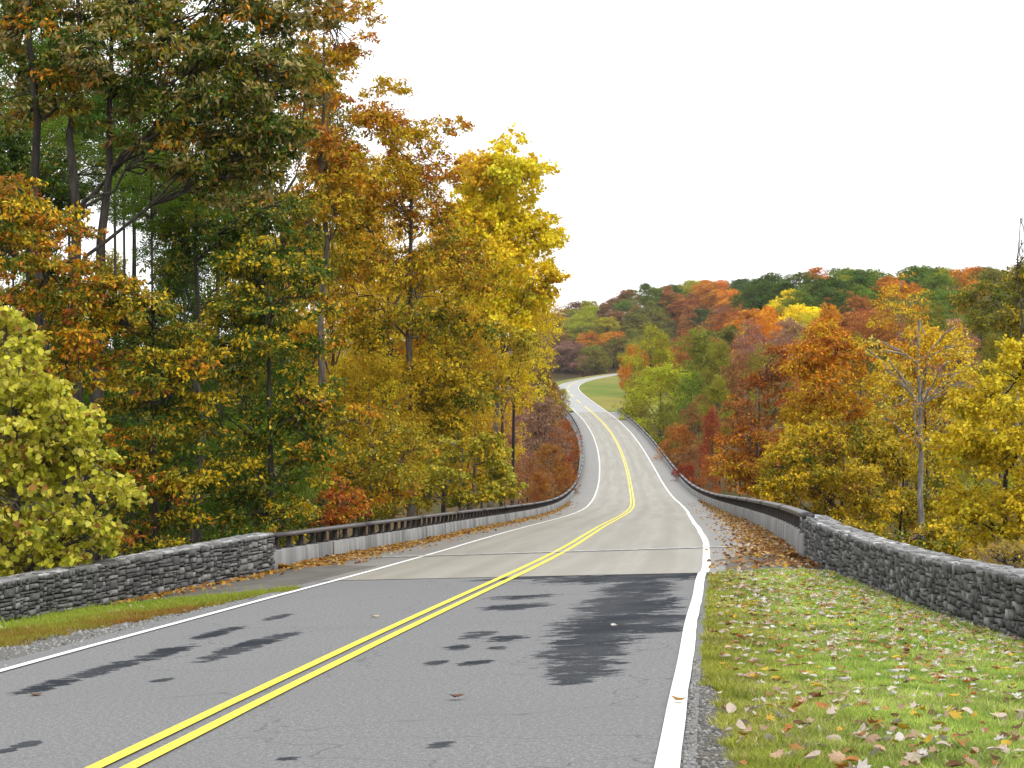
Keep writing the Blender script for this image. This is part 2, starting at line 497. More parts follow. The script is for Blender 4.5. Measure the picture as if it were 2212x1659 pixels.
GZ = ground_z(GX, GY)
n_, m_ = GX.shape
ii = np.arange(n_ - 1)[:, None] * m_; jj = np.arange(m_ - 1)[None]
gf = np.stack([ii + jj, ii + jj + 1, ii + m_ + jj + 1, ii + m_ + jj], -1).reshape(-1, 4)
g = link('ground', np_mesh('ground', np.stack([GX, GY, GZ], -1).reshape(-1, 3), gf, None, M_GROUND, True))
tag(g, 'leaf-littered wooded ground falling into the valley below the road', 'ground', kind='structure')

# ------------------------------------------------------------------ road, bridge deck, markings
road = link('road', strip('road', np.concatenate([np.arange(-60, 8, 4.), np.arange(8, B0 + .01, .7), [B0]]), [-3.95, -3.5, -2.4, -1.2, 0, 1.2, 2.4, 3.5, 3.66], 0, M_ASPHALT, SK))
tag(road, 'grey two-lane asphalt road with damp dark patches in the foreground', 'road', kind='structure')
far_st = np.concatenate([np.arange(B1, 700, 5.), np.arange(700, 1235, 10.)])
froad = link('road', strip('far_road', far_st, [-3.9, -2, 0, 2, 3.7], 0, mat_simple('pale_worn_asphalt', (.36, .36, .355), .6, .4, .25, .6)))
tag(froad, 'far stretch of pale asphalt road bending right past the meadow', 'road', kind='structure')

bridge = tag(empty('bridge', tuple(rp(B0, 0.)[()])), 'long concrete road bridge dipping across the wooded valley', 'bridge')
def under(o, parent):
    o.parent = parent
    o.matrix_parent_inverse = parent.matrix_world.inverted() if False else o.matrix_parent_inverse
    o.location = -Vector(parent.location)
    return o
st_deck = np.concatenate([np.arange(B0 + .02, 60, .7), np.arange(60, 260, 2.5), np.arange(260, B1, 5.), [B1]])
def deck_strip(name, a, b, mat, dz=0.0):
    st = stations(a, b)
    return strip(name, st, [-6.1, -5.0, -3.5, -2.4, -1.2, 0, 1.2, 2.4, 3.5, 4.6, 5.85], dz, mat, SK)
dk = strip('deck', st_deck, [-3.9, -3.5, -2.4, -1.2, 0, 1.2, 2.4, 3.5, 3.9], 0.006, M_DECK, SK)
deck_o = under(link('deck', dk), bridge)
for nm_, a_, os_ in (('shoulder', 48.2, [-6.3, -5.0, -3.9]), ('shoulder', 42.5, [3.9, 4.6, 5.8])):
    under(link(nm_, strip(nm_, np.concatenate([[a_], st_deck[st_deck > a_ + .3]]), os_, .006, M_DECK)), bridge)
# deck slab edges and girder box below
sg = stations(44, 489)
pr = [(-6.3, -.35), (5.95, -.35), (5.95, -.75), (3.2, -1.0), (2.6, -3.2), (-2.6, -3.2), (-3.2, -1.0), (-6.3, -.75)]
P = np.stack([rp(sg, o, dz) for o, dz in pr], 1)
gg = Geo(); gg.sweep(P, None)
under(link('girder', gg.mesh('girder', M_CONC)), bridge)
for y in (90, 150, 270, 390, 450):
    c = rp(np.array(float(y)), 0.); gz = float(ground_z(c[0], c[1]))
    gp = Geo(); gp.box((c[0], c[1], (gz - 1 + c[2] - 3.2) / 2), 4.2, 2.0, c[2] - 3.2 - gz + 1)
    under(link('pier', gp.mesh('pier', M_CONC)), bridge)

# finger expansion joint: two toothed steel edges over a dark slot
JY = 52.4
def joint_pt(off, ds, dz): return rp(np.array(JY + SK * off + ds), np.array(off), dz)
gj = Geo(); gd = Geo()
oo = np.arange(-5.5, 5.25, .02)
A = np.stack([joint_pt(o, -.22, .010) for o in oo]); Bq = np.stack([joint_pt(o, .22, .010) for o in oo])
n = len(oo); fj = np.stack([np.arange(n - 1), np.arange(1, n), np.arange(n + 1, 2 * n), np.arange(n, 2 * n - 1)], 1)
gd.add(np.concatenate([A, Bq]), fj)
link('joint_slot', gd.mesh('joint_slot', M_DARK), deck_o)
saw = (np.abs(((oo / .34) % 1) - .5) * 2) * .26
C1 = np.stack([joint_pt(o, -.34, .014) for o in oo]); D1 = np.stack([joint_pt(o, -.20 + s, .014) for o, s in zip(oo, saw)])
C2 = np.stack([joint_pt(o, -.02 + s, .014) for o, s in zip(oo, saw)]); D2 = np.stack([joint_pt(o, .50, .014) for o in oo])
M_EDGE = mat_simple('pale_joint_steel', (.58, .58, .56), .5, .4, .5, 5)
for a_, b_ in ((C1, D1), (C2, D2)):
    gt = Geo(); gt.add(np.concatenate([a_, b_]), fj)
    link('joint_edge', gt.mesh('joint_edge', M_EDGE if a_ is C2 else mat_simple('dull_joint_steel', (.24, .23, .20), .6, .4, .4, 5)), deck_o)
# dark seam where the asphalt meets the slab
gs_ = Geo(); oo2 = np.arange(-4.6, 3.9, .12)
wv_ = (hash_noise(oo2 * 5, oo2 * 0, 1., 5) - .5) * .05
A = np.stack([rp(np.array(B0 + SK * o - .012 + w), np.array(o), .009) for o, w in zip(oo2, wv_)]); Bq = np.stack([rp(np.array(B0 + SK * o + .012 + w), np.array(o), .009) for o, w in zip(oo2, wv_)])
n = len(oo2); fs = np.stack([np.arange(n - 1), np.arange(1, n), np.arange(n + 1, 2 * n), np.arange(n, 2 * n - 1)], 1)
gs_.add(np.concatenate([A, Bq]), fs)
link('slab_seam', gs_.mesh('slab_seam', M_DARK), road)

def line(name, off, w, a, b, mat, parent, dz=.013, wob=0.0):
    st = np.unique(np.concatenate([np.arange(a, min(b, 80), .5), np.arange(80, b, 2.5), [b]])) if a < 80 else np.arange(a, b + 4, 4.)
    st = st[(st >= a) & (st <= b)]
    n = len(st)
    wo_ = (hash_noise(st, st * 0, 5.0, int(abs(off) * 100) % 50) - .5) * wob
    o1 = off - w / 2 + wo_; o2 = off + w / 2 + wo_ + (hash_noise(st, st * 0, .9, 9) - .5) * wob * .35
    V = np.concatenate([rp(st, o1, dz), rp(st, o2, dz)])
    f = np.stack([np.arange(n - 1), np.arange(n, 2 * n - 1), np.arange(n + 1, 2 * n), np.arange(1, n)], 1)
    rc = np.stack([np.concatenate([o1, o2]), np.concatenate([st, st]), np.zeros(2 * n)], 1)
    o = link(name, np_mesh(name, V, f, {'rc': rc}, mat))
    if parent.type == 'EMPTY': under(o, parent)
    else: o.parent = parent
    return o
EW = .125
line('white_edge_line', -3.5, EW, -60, B0 + 1.75, M_WHITE, road, wob=.03)
line('white_edge_line', 3.5, .14, -60, B0 - 1.75, M_WHITE, road, wob=.04)
line('white_edge_line', -3.5, EW, B0 + 1.75, B1, M_WHITE, bridge, wob=.03)
line('white_edge_line', 3.53, .15, B0 - 1.75, B1, M_WHITE, bridge, wob=.04)
for o_ in (-.12, .12):
    line('yellow_centre_line', o_, .115, -60, B0, M_YELLOW, road, wob=.02)
    line('yellow_centre_line', o_, .115, B0, B1, M_YELLOW, bridge, wob=.02)
line('white_edge_line', 3.45, .16, B1, 1220, M_WHITE, froad, .02)
line('white_edge_line', -3.5, .16, B1, 510, M_WHITE, froad, .02)
line('white_edge_line', -3.5, .16, 524, 1220, M_WHITE, froad, .02)
line('yellow_centre_line', 0, .28, B1, 520, M_YELLOW, froad, .02)
for a_ in (538, 585, 632):
    line('yellow_dash', 0, .28, a_, a_ + 24, M_YELLOW, froad, .02)
line('yellow_centre_line', 0, .28, 690, 1220, M_YELLOW, froad, .02)

# ------------------------------------------------------------------ bridge railings
def railing(side, label):
    offf = OLf if side < 0 else (lambda y: np.full(np.shape(y), OR))
    off = OL if side < 0 else OR
    y0 = 48.3 if side < 0 else 42.7
    y1 = B1 + (2 if side < 0 else -8)
    sg = -1 if side < 0 else 1
    base = rp(np.array(y0), offf(np.array(y0)))
    root = tag(empty('bridge_railing', tuple(base)), label, 'railing')
    # concrete kerb wall in cast lengths, a gap at each joint and a wide one at the expansion joint
    jy = JY + SK * off
    cuts = [y0, jy - .12, jy + .16] + list(np.arange(jy + .16 + 6.1, y1 - 3, 6.1)) + [y1]
    H = .465
    for i, (a, b) in enumerate(zip(cuts[:-1], cuts[1:])):
        s = np.linspace(a + .006, b - .006, 3 if b - a < 8 else 5)
        if i == 1:      # rusty cover plate in the wide joint
            pr = [(.03, -.02), (.03, H - .01), (.40, H - .01), (.40, -.02)]
            P = np.stack([rp(s, offf(s) + sg * o, dz) for o, dz in pr], 1); q = Geo(); q.sweep(P, None)
            under(link('joint_plate', q.mesh('joint_plate', M_STEEL)), root); continue
        pr = [(0, -.03), (.015, H - .03), (.045, H), (.44, H), (.46, H - .03), (.46, -.6), (.1, -.6)]
        P = np.stack([rp(s, offf(s) + sg * o, dz) for o, dz in pr], 1)
        q = Geo(); q.sweep(P, None)
        under(link('concrete_kerb', q.mesh('concrete_kerb', M_CONC)), root)
    # top rail: rounded bronze section, in lengths
    ra = [(.06, .745), (.045, .78), (.06, .825), (.11, .85), (.20, .855), (.27, .835), (.295, .79), (.28, .745)]
    ry = list(np.arange(y0, y1 - 5, 12.0)) + [y1]
    for a, b in zip(ry[:-1], ry[1:]):
        s = np.linspace(a + .004, b - .004, 7 if a < 150 else 4)
        P = np.stack([rp(s, offf(s) + sg * o, dz) for o, dz in ra], 1)
        q = Geo(); q.sweep(P, None)
        under(link('top_rail', q.mesh('top_rail', M_RAIL, True)), root)
    # posts: flared web with flange, standing on a bolted foot
    q = Geo()
    zz = np.array([0, .03, .10, .20, .285]); wd = np.array([.20, .155, .12, .11, .115])
    for xx, th in ((0, .10), ):
        P = [[(-w * .42, -th / 2 * f, z), (w * .58, -th / 2 * f, z), (w * .58, th / 2 * f, z), (-w * .42, th / 2 * f, z)] for z, w, f in zip(zz, wd, (1.25, 1.1, 1, 1, 1.1))]
        q.sweep(np.array(P), None)
    q.box((.02, 0, .012), .25, .22, .024)
    for bx in (-.07, .11):
        for by in (-.085, .085): q.box((bx, by, .035), .03, .03, .03)
    pm = q.mesh('post', M_POST)
    ys = np.arange(y0 + .6, y1, 1.5)
    for k, y in enumerate(ys[:300]):
        p = rp(np.array(y), np.array(float(offf(y)) + sg * .19), H - .012)
        o = link('post', pm, root, Vector(p) - root.location)
        o.rotation_euler = (0, 0, -math.atan(dxc(y)) + (math.pi if side < 0 else 0) + math.pi * 0)
    return root
railing(-1, 'dark bronze bridge railing on a concrete kerb along the left side')
railing(1, 'dark bronze bridge railing on a concrete kerb along the right side')

# ------------------------------------------------------------------ dry-laid stone walls
def stone_variants(mat, nvar, seed, flat=False):
    r = np.random.default_rng(seed); out = []
    for _ in range(nvar):
        c = .025 if not flat else .05
        V = []
        # chamfered block: three rings of 8 in x-z around the y axis
        for y, ins in ((-.5, 1), (-.40, 0), (.5, 0)):
            k = c + r.random(8) ** 2 * .17
            a = .5 - ((.035 if not flat else .02) if ins else 0)
            ring = [(-a + k[0], -a), (a - k[1], -a), (a, -a + k[2]), (a, a - k[3]), (a - k[4], a), (-a + k[5], a), (-a, a - k[6]), (-a, -a + k[7])]
            for (x, z) in ring:
                V.append((x + r.normal(0, .022), y + (r.normal(0, .05 if not flat else .07) if ins else 0), z + r.normal(0, .034)))
        V.append((r.normal(0, .12), -.5 - r.random() * .06, r.normal(0, .12)))
        f4 = [(i, (i + 1) % 8, 8 + (i + 1) % 8, 8 + i) for i in range(8)] + [(8 + i, 8 + (i + 1) % 8, 16 + (i + 1) % 8, 16 + i) for i in range(8)]
        f3 = [((i + 1) % 8, i, 24) for i in range(8)]
        out.append(np_mesh('stone', V, [np.array(f4), np.array(f3)], None, mat))
    return out
SV = stone_variants(M_STONE, 12, 3)
CV = stone_variants(M_STONE_CAP, 8, 4, True)

def pack(Ltot, H, r, wmin, wmax, hmin, hmax):
    """irregular coursing: always fill the lowest place"""
    dx = .02; n = int(Ltot / dx); sky_ = np.zeros(n); out = []
    while True:
        i = int(sky_.argmin()); z = sky_[i]
        if z > H - .035: break
        j = i
        while j < n and abs(sky_[j] - z) < .004: j += 1
        w = min((j - i), int(r.uniform(wmin, wmax) / dx))
        if (j - i) - w < int(.06 / dx): w = j - i
        w = max(w, 1)
        h = r.uniform(hmin, hmax) * (1.35 if r.random() < .13 and w * dx > .14 else 1)
        if i > 0 and r.random() < .5: h = max(hmin * .7, min(h, sky_[i - 1] - z)) if sky_[i - 1] > z + .03 else h
        if H - (z + h) < .05: h = H - z
        sky_[i:j if j - i <= w else i + w] = z + h
        out.append((i * dx, w * dx, z, h))
    return out

def stone_wall(name, label, path, height, thick, side, seed, limit=300):
    """path: base points (x, y, z) of the face seen from the road; side = +1 when the wall body lies to the right of the path"""
    path = np.asarray(path, float)
    d = np.diff(path[:, :2], axis=0); sl = np.hypot(d[:, 0], d[:, 1]); cum = np.concatenate([[0], np.cumsum(sl)])
    L = cum[-1]; r = np.random.default_rng(seed)
    def at(s):
        p = np.array([np.interp(s, cum, path[:, c]) for c in range(3)])
        e = .25; a = np.array([np.interp(max(s - e, 0), cum, path[:, c]) for c in range(2)]); b = np.array([np.interp(min(s + e, L), cum, path[:, c]) for c in range(2)])
        t = (b - a) / np.linalg.norm(b - a); nrm = np.array([t[1], -t[0]]) * side
        return p, t, nrm
    root = tag(empty(name, tuple(path[0])), label, 'wall')
    # hidden core so that the joints are deep and dark
    q = Geo(); ss = np.linspace(.03, L - .03, max(3, int(L / .8))); P = []
    for s in ss:
        p, t, nn = at(s)
        f = p[:2] + nn * .075; b = p[:2] + nn * (thick - .03)
        P.append([(*f, p[2] - .5), (*f, p[2] + height - .04), (*b, p[2] + height - .04), (*b, p[2] - .5)])
    q.sweep(np.array(P), None)
    under(link('core', q.mesh('core', M_DARKSTONE)), root)
    pieces = []
    for (s, w, z, h) in pack(L, height + .03, r, .08, .32, .055, .155):
        p, t, nn = at(s + w / 2)
        dep = .17
        c = np.array([*(p[:2] + nn * (dep / 2 + r.normal(0, .013) + .004)), p[2] + z + h / 2 - .04 + r.normal(0, .004)])
        slope = (at(min(s + w / 2 + .3, L))[0][2] - at(max(s + w / 2 - .3, 0))[0][2]) / .6
        pieces.append((c, t, nn, (max(w - .016, .03), dep, max(h - .019, .025)), r.integers(12), False, slope, r.normal(0, .015)))
    # capping: two or three rough slabs across the thickness
    for lane, (a, b) in enumerate(((.05, thick * .3), (thick * .3, thick * .55), (thick * .55, thick * .78), (thick * .78, thick))):
        s = -r.random() * .1
        while s < L:
            w = r.uniform(.10, .40); s2 = min(s + w, L); s1 = max(s, 0)
            if s2 - s1 > .04:
                p, t, nn = at((s1 + s2) / 2)
                c = np.array([*(p[:2] + nn * (a + b) / 2), p[2] + height - .030 + r.normal(0, .005)])
                slope = (at(min(s2 + .2, L))[0][2] - at(max(s1 - .2, 0))[0][2]) / (min(s2 + .2, L) - max(s1 - .2, 0))
                pieces.append((c, t, nn, (s2 - s1 - .006, b - a + .004, .075), r.integers(8), True, slope, r.normal(0, .02)))
            s = s2
            if s >= L: break
    def onscreen(p):
        c = p[0]; x = CX + c[0] / c[1] * F if c[1] > 3 else -9999
        y = HY - c[2] / c[1] * F if c[1] > 3 else -9999
        ins = -30 < x < 2240 and y < 1690
        return (p[3][0] * (p[3][2] if not p[5] else p[3][1] * .35) / c[1] ** 2) * (1 if ins else .0001)
    pieces.sort(key=onscreen, reverse=True)
    rest = Geo(); restc = Geo(); rc_used = [0, 0]
    for i, (c, t, nn, sc, v, cap, slope, tw) in enumerate(pieces):
        t3 = np.array([t[0], t[1], slope]); t3 /= np.linalg.norm(t3)
        n3 = np.array([nn[0], nn[1], 0.0])
        if cap:       # block's rough face turned up
            ax, az = t3, n3; ay = -np.array([0, 0, 1.0]) ; ay = -np.cross(n3, t3) if np.cross(n3, t3)[2] > 0 else np.cross(n3, t3)
            dims = (sc[0], sc[2], sc[1]); me = CV[v]
        else:
            ax, ay = t3, n3; az = np.array([0, 0, 1.0]); dims = sc; me = SV[v]
        Rm = np.stack([ax * dims[0], ay * dims[1], az * dims[2]], 1)
        if np.linalg.det(Rm) < 0: Rm[:, 0] *= -1
        if i < limit:
            o = link('stone', me, root)
            from mathutils import Matrix
            M = Matrix([[*Rm[0], c[0] - path[0][0]], [*Rm[1], c[1] - path[0][1]], [*Rm[2], c[2] - path[0][2]], [0, 0, 0, 1]])
            o.matrix_basis = M
            if cap: o['label'] = 'pale rough capping stone'
        else:
            V = np.empty(len(me.vertices) * 3, np.float32); me.vertices.foreach_get('co', V); V = V.reshape(-1, 3) @ Rm.T + c
            f4 = np.array([p.vertices[:] for p in me.polygons if len(p.vertices) == 4]); f3 = np.array([p.vertices[:] for p in me.polygons if len(p.vertices) == 3])
            (restc if cap else rest).add(V, f4, f3)
    for gq, nm, mt in ((rest, 'stonework', M_STONE), (restc, 'capping', M_STONE_CAP)):
        if gq.n:
            o = under(link(nm, gq.mesh(nm, mt)), root); o['kind'] = 'stuff'
    return root
M_DARKSTONE = mat_simple('deep_joint_stone', (.035, .034, .032), .95, .1)

WR = [(5.64, 42.62, -3.90), (5.74, 41.0, -3.96), (5.98, 37.7, -3.96), (6.02, 31.7, -3.73), (6.03, 25.6, -3.39), (6.05, 18.0, -2.97), (6.3, 10.0, -2.55), (6.9, 4.0, -2.2)]
WL = [(-5.26, 48.35, -4.81), (-6.9, 45.6, -4.93), (-8.3, 43.2, -5.03), (-9.62, 40.9, -5.12), (-11.2, 38.4, -5.2), (-13.2, 35.6, -5.2)]
stone_wall('stone_wall', 'low dark grey stone wall with flat pale top along the right grass verge', WR, .79, .52, 1 * -1, 21)
stone_wall('stone_wall', 'low grey dry-stacked stone wall at the left end of the bridge', WL, .87, .52, 1, 22)
# short walls closing the far end of the bridge
e1 = rp(np.array(B1 - 8.), np.array(OR)); e2 = rp(np.array(B1 + 2.), np.array(OL))
stone_wall('stone_wall', 'small dark wall curling away at the far right end of the bridge',
           [tuple(e1), (e1[0] + .3, e1[1] + 6, e1[2] + .1), (e1[0] + 1.6, e1[1] + 10, e1[2] + .2), (e1[0] + 4, e1[1] + 11.5, e1[2] + .25), (e1[0] + 6.5, e1[1] + 11, e1[2] + .2)], .95, .6, 1, 23, 0)
stone_wall('stone_wall', 'small dark wall at the far left end of the bridge',
           [tuple(e2), (e2[0] - .3, e2[1] + 3, e2[2] + .1), (e2[0] - 2.2, e2[1] + 5, e2[2] + .1)], .95, .6, -1, 24, 0)

# ------------------------------------------------------------------ verges, gravel, meadow
def wall_x(Wl, Y):
    w = np.array(Wl)[::-1]
    return np.interp(Y, w[:, 1], w[:, 0]), np.interp(Y, w[:, 1], w[:, 2])
def verge_r(Y, t):
    """t 0 at the road edge, 1 at the wall"""
    a = rp(Y, 3.59, -.016); wx, wz = wall_x(WR, np.minimum(Y, 42.6))
    b = np.stack([wx + .08, Y, wz - .01], -1)
    t = np.asarray(t)[..., None]
    p = a * (1 - t) + b * t
    p[..., 2] += .05 * np.sin(np.pi * t[..., 0]) + (hash_noise(p[..., 0], p[..., 1], .8, 4) - .5) * .05 * np.sin(np.pi * t[..., 0])
    return p
def verge_l(Y, t):
    a = rp(Y, -3.66, -.014); wx, wz = wall_x(WL, np.clip(Y, 35.6, 48.3))
    wx = np.where(Y < 35.6, wx - (35.6 - Y) * .6, wx)
    wz = np.where(Y < 35.6, wz + (35.6 - Y) * .045, wz)
    b = np.stack([wx - .08, Y, wz - .0], -1)
    t = np.asarray(t)[..., None]
    p = a * (1 - t) + b * t
    p[..., 2] += .06 * np.sin(np.pi * t[..., 0]) + (hash_noise(p[..., 0], p[..., 1], .8, 6) - .5) * .05 * np.sin(np.pi * t[..., 0])
    return p
def sheet(fn, ys, ts, name, mat):
    Yg, Tg = np.meshgrid(ys, ts, indexing='ij')
    V = fn(Yg, Tg).reshape(-1, 3); n, m = Yg.shape
    i = np.arange(n - 1)[:, None] * m; j = np.arange(m - 1)[None]
    f = np.stack([i + j, i + j + 1, i + m + j + 1, i + m + j], -1).reshape(-1, 4)
    return np_mesh(name, V, f, None, mat, True)
o = link('grass_verge', sheet(verge_r, np.arange(4, 42.6, .4), np.linspace(0, 1, 14), 'grass_verge', M_VERGE))
tag(o, 'leaf-strewn green grass verge between the road and the right stone wall', 'grass verge', kind='structure')
o = link('grass_verge', sheet(verge_l, np.arange(14, 46.6, .4), np.linspace(0, 1, 14), 'grass_verge', M_VERGE))
tag(o, 'narrow grass verge below the left stone wall', 'grass verge', kind='structure')
def in_right(Y, t, off):
    # the lawn ends in a rounded corner at the bridge slab
    end = 36.9 + 3.2 * t ** .6
    return Y < end - .15
def in_left(Y, t):
    end = 38.4 + 4.6 * t
    return Y < end
M_SLABSH = None
# shoulder slab either side beyond the lawn corners
def slab_fn(side):
    def fn(Y, t):
        if side > 0:
            p = verge_r(Y, t); p[..., 2] += .012; return p
        p = verge_l(Y, t); p[..., 2] += .012; return p
    return fn
k = Nodes('shoulder_slab')
geo = k.n('NewGeometry'); pos = geo.outputs['Position']
c_ = k.mix(k.mapr(k.noise(pos, 1.1, 5, .6), .3, .7), (.085, .078, .068), (.15, .14, .125))
c_ = k.mix(k.mapr(k.noise(pos, 40, 3, .7), .4, .7, .3, 0), c_, (.12, .11, .10))
M_SLABSH = k.done(k.principled(c_, .85, .3))
def slab(side):
    fn = slab_fn(side)
    ts = np.linspace(0, 1, 12); rows = []
    ends = (36.75 + 3.2 * ts ** .6) if side > 0 else (38.2 + 4.6 * ts)
    top = 42.75 if side > 0 else 48.4
    for q_ in np.linspace(0, 1, 14):
        Y = ends + (top - ends) * q_
        rows.append(fn(Y, ts))
    V = np.array(rows); n, m = V.shape[:2]
    i = np.arange(n - 1)[:, None] * m; j = np.arange(m - 1)[None]
    f = np.stack([i + j, i + j + 1, i + m + j + 1, i + m + j], -1).reshape(-1, 4)
    o = link('shoulder_slab', np_mesh('shoulder_slab', V.reshape(-1, 3), f, None, M_SLABSH, True))
    tag(o, 'grey shoulder slab beside the ' + ('right' if side > 0 else 'left') + ' lane at the bridge end', 'pavement', kind='structure')
slab(1); slab(-1)

# meadow inside the far bend, with a strip behind the road
def meadow(a, b, o0, o1, name, label, dz=-.06):
    ys = np.arange(a, b, 8.); os_ = np.linspace(o0, o1, 14)
    Yg, Og = np.meshgrid(ys, os_, indexing='ij')
    X = xc(Yg) + Og
    Z = ground_z(X, Yg)
    r0 = zc(Yg) + bank(Yg) * o0 + dz
    t = smooth(0, 10, np.abs(Og - o0))
    Z = r0 * (1 - t) + np.maximum(Z, -40) * t + .12
    V = np.stack([X, Yg, Z], -1).reshape(-1, 3); n, m = Yg.shape
    i = np.arange(n - 1)[:, None] * m; j = np.arange(m - 1)[None]
    f = np.stack([i + j, i + j + 1, i + m + j + 1, i + m + j], -1).reshape(-1, 4)
    o = link(name, np_mesh(name, V, f, None, M_MEADOW, True)); tag(o, label, 'meadow', kind='structure')
meadow(488, 1200, 3.6, 26, 'meadow', 'sloping green and tan meadow inside the far bend of the road')
meadow(492, 1225, -3.8, -10, 'meadow', 'thin grass strip behind the far bend of the road')

# grass blades
def blades(name, label, fn, mask, yr, dens_fn, h, pal_fn, seed):
    r = np.random.default_rng(seed); Ys = []; Ts = []
    for y in np.arange(yr[0], yr[1], .5):
        w = 5.0
        n = int(dens_fn(y) * w * .5)
        Ys.append(y + r.random(n) * .5); Ts.append(r.random(n))
    Y = np.concatenate(Ys); T = np.concatenate(Ts)
    p = fn(Y, T)
    cl = hash_noise(p[:, 0], p[:, 1], .22, seed + 1) * .6 + hash_noise(p[:, 0], p[:, 1], .06, seed + 2) * .4
    keep = mask(Y, T, p) & (r.random(len(Y)) < .35 + cl)
    Y, T, p, cl = Y[keep], T[keep], p[keep], cl[keep]
    n = len(p)
    hh = h * (.45 + .9 * cl) * (.6 + .8 * r.random(n)) * np.where(r.random(n) < .015, 2.2, 1)
    ang = r.random(n) * 2 * np.pi; wd = (.0028 + .0030 * r.random(n)) * np.clip(Y / 16, 1, 3)
    lean = r.normal(0, .75, (n, 2)) * hh[:, None]
    u = np.stack([np.cos(ang), np.sin(ang), np.zeros(n)], 1) * wd[:, None]
    tip = p + np.concatenate([lean, hh[:, None]], 1)
    V = np.stack([p - u, p + u, tip], 1).reshape(-1, 3)
    col = pal_fn(p, T, cl, r, n)
    me = np_mesh(name, V, np.arange(3 * n).reshape(-1, 3), {'leafcol': np.repeat(col, 3, 0)}, M_LEAF)
    return tag(link(name, me), label, 'grass', kind='stuff')
def lerp(a, b, t): return np.asarray(a) * (1 - t[:, None]) + np.asarray(b) * t[:, None]
def pal_right(p, T, cl, r, n):
    big = hash_noise(p[:, 0], p[:, 1], 1.1, 31); mid = hash_noise(p[:, 0], p[:, 1], .35, 32)
    c = lerp((.16, .32, .022), (.38, .46, .10), np.clip(mid * .7 + r.random(n) * .5, 0, 1))
    edge = np.clip(1 - T / .30, 0, 1) * .9
    c = c * (1 - edge[:, None]) + lerp((.30, .27, .02), (.17, .19, .015), r.random(n)) * edge[:, None]
    dry = (r.random(n) < .07 + .16 * (big > .55))
    c[dry] = lerp((.50, .44, .24), (.28, .20, .08), r.random(dry.sum()))
    return 1.15 * c * (.55 + .9 * r.random((n, 1))) * (.7 + .6 * mid[:, None])
def pal_left(p, T, cl, r, n):
    c = lerp((.16, .28, .015), (.30, .33, .03), np.clip(hash_noise(p[:, 0], p[:, 1], .5, 35) * .8 + r.random(n) * .4, 0, 1))
    e = np.clip(1 - (T + (hash_noise(p[:, 0], p[:, 1], .7, 36) - .5) * .35) / .30, 0, 1) ** .8
    e = e * (1 - .85 * smooth(33, 38, p[:, 1]))
    c = c * (1 - e[:, None]) + lerp((.30, .13, .015), (.20, .13, .02), r.random(n)) * e[:, None]
    return c * (.75 + .5 * r.random((n, 1)))
blades('grass', 'short mown grass covering the right verge', verge_r,
       lambda Y, T, p: in_right(Y, T, None) & (T > .012 + .03 * hash_noise(Y, Y * 0, .33, 8) * (1 - .7 * smooth(14, 20, Y)) + .022 * (Y < 17.5) * (hash_noise(Y, Y * 0, .8, 18) + .3)),
       (11, 40.5), lambda y: np.interp(y, [11, 16, 24, 40], [9000, 7000, 4300, 2600]), .046, pal_right, 41)
blades('grass', 'short green and rust-coloured grass on the left verge', verge_l,
       lambda Y, T, p: in_left(Y, T) & (T > np.interp(Y, [18, 30, 36, 38, 39.5], [.17, .09, .04, .01, .0]) + .06 * (hash_noise(Y * 3, Y * 0, 1, 12) - .5)),
       (20, 45.5), lambda y: 2700, .075, pal_left, 43)

# gravel margin on the left
def gravel():
    r = np.random.default_rng(51); n = 4200
    Y = 19 + r.random(n) * 18; lim = np.interp(Y, [18, 30, 36, 38], [.20, .12, .06, .02])
    T = r.random(n) * lim
    p = verge_l(Y, T)
    ico = np.array([(1, 0, 0), (-1, 0, 0), (0, 1, 0), (0, -1, 0), (0, 0, .8), (0, 0, -.8)], float)
    f = np.array([(0, 2, 4), (2, 1, 4), (1, 3, 4), (3, 0, 4), (2, 0, 5), (1, 2, 5), (3, 1, 5), (0, 3, 5)])
    s = r.uniform(.008, .026, n) * np.where(r.random(n) < .04, 1.9, 1)
    a = r.random(n) * 6.28; ca, sa = np.cos(a), np.sin(a)
    V = ico[None] * s[:, None, None] * r.uniform(.7, 1.3, (n, 6, 1))
    X2 = V[..., 0] * ca[:, None] - V[..., 1] * sa[:, None]; Y2 = V[..., 0] * sa[:, None] + V[..., 1] * ca[:, None]
    V = np.stack([X2, Y2, V[..., 2]], -1) + p[:, None]; V[..., 2] += s[:, None] * .3
    gcol = np.repeat(r.uniform(.10, .36, (n, 1)) * np.array([[1, 1, .97]]), 6, 0)
    k = Nodes('gravel'); m = k.done(k.principled(k.attr('leafcol').outputs['Color'], .9, .2))
    me = np_mesh('gravel', V.reshape(-1, 3), (f[None] + np.arange(n)[:, None, None] * 6).reshape(-1, 3), {'leafcol': gcol}, m)
    tag(link('gravel', me), 'loose grey gravel along the left edge of the asphalt', 'gravel', kind='stuff')
    # bare gravel bed just under it
    ys = np.arange(14, 39.4, .5)
    def fn(Y, t):
        q = verge_l(Y, t * np.interp(Y, [14, 18, 30, 36, 38.5, 39.5], [.22, .22, .14, .07, .03, .01])); q[..., 2] += .006; return q
    o = link('gravel_bed', sheet(fn, ys, np.linspace(0, 1, 5), 'gravel_bed', mat_simple('gravel_bed', (.17, .165, .155), .95, .1, .5, 30)))
    tag(o, 'grey gravel margin beside the left white line', 'gravel', kind='structure')
gravel()

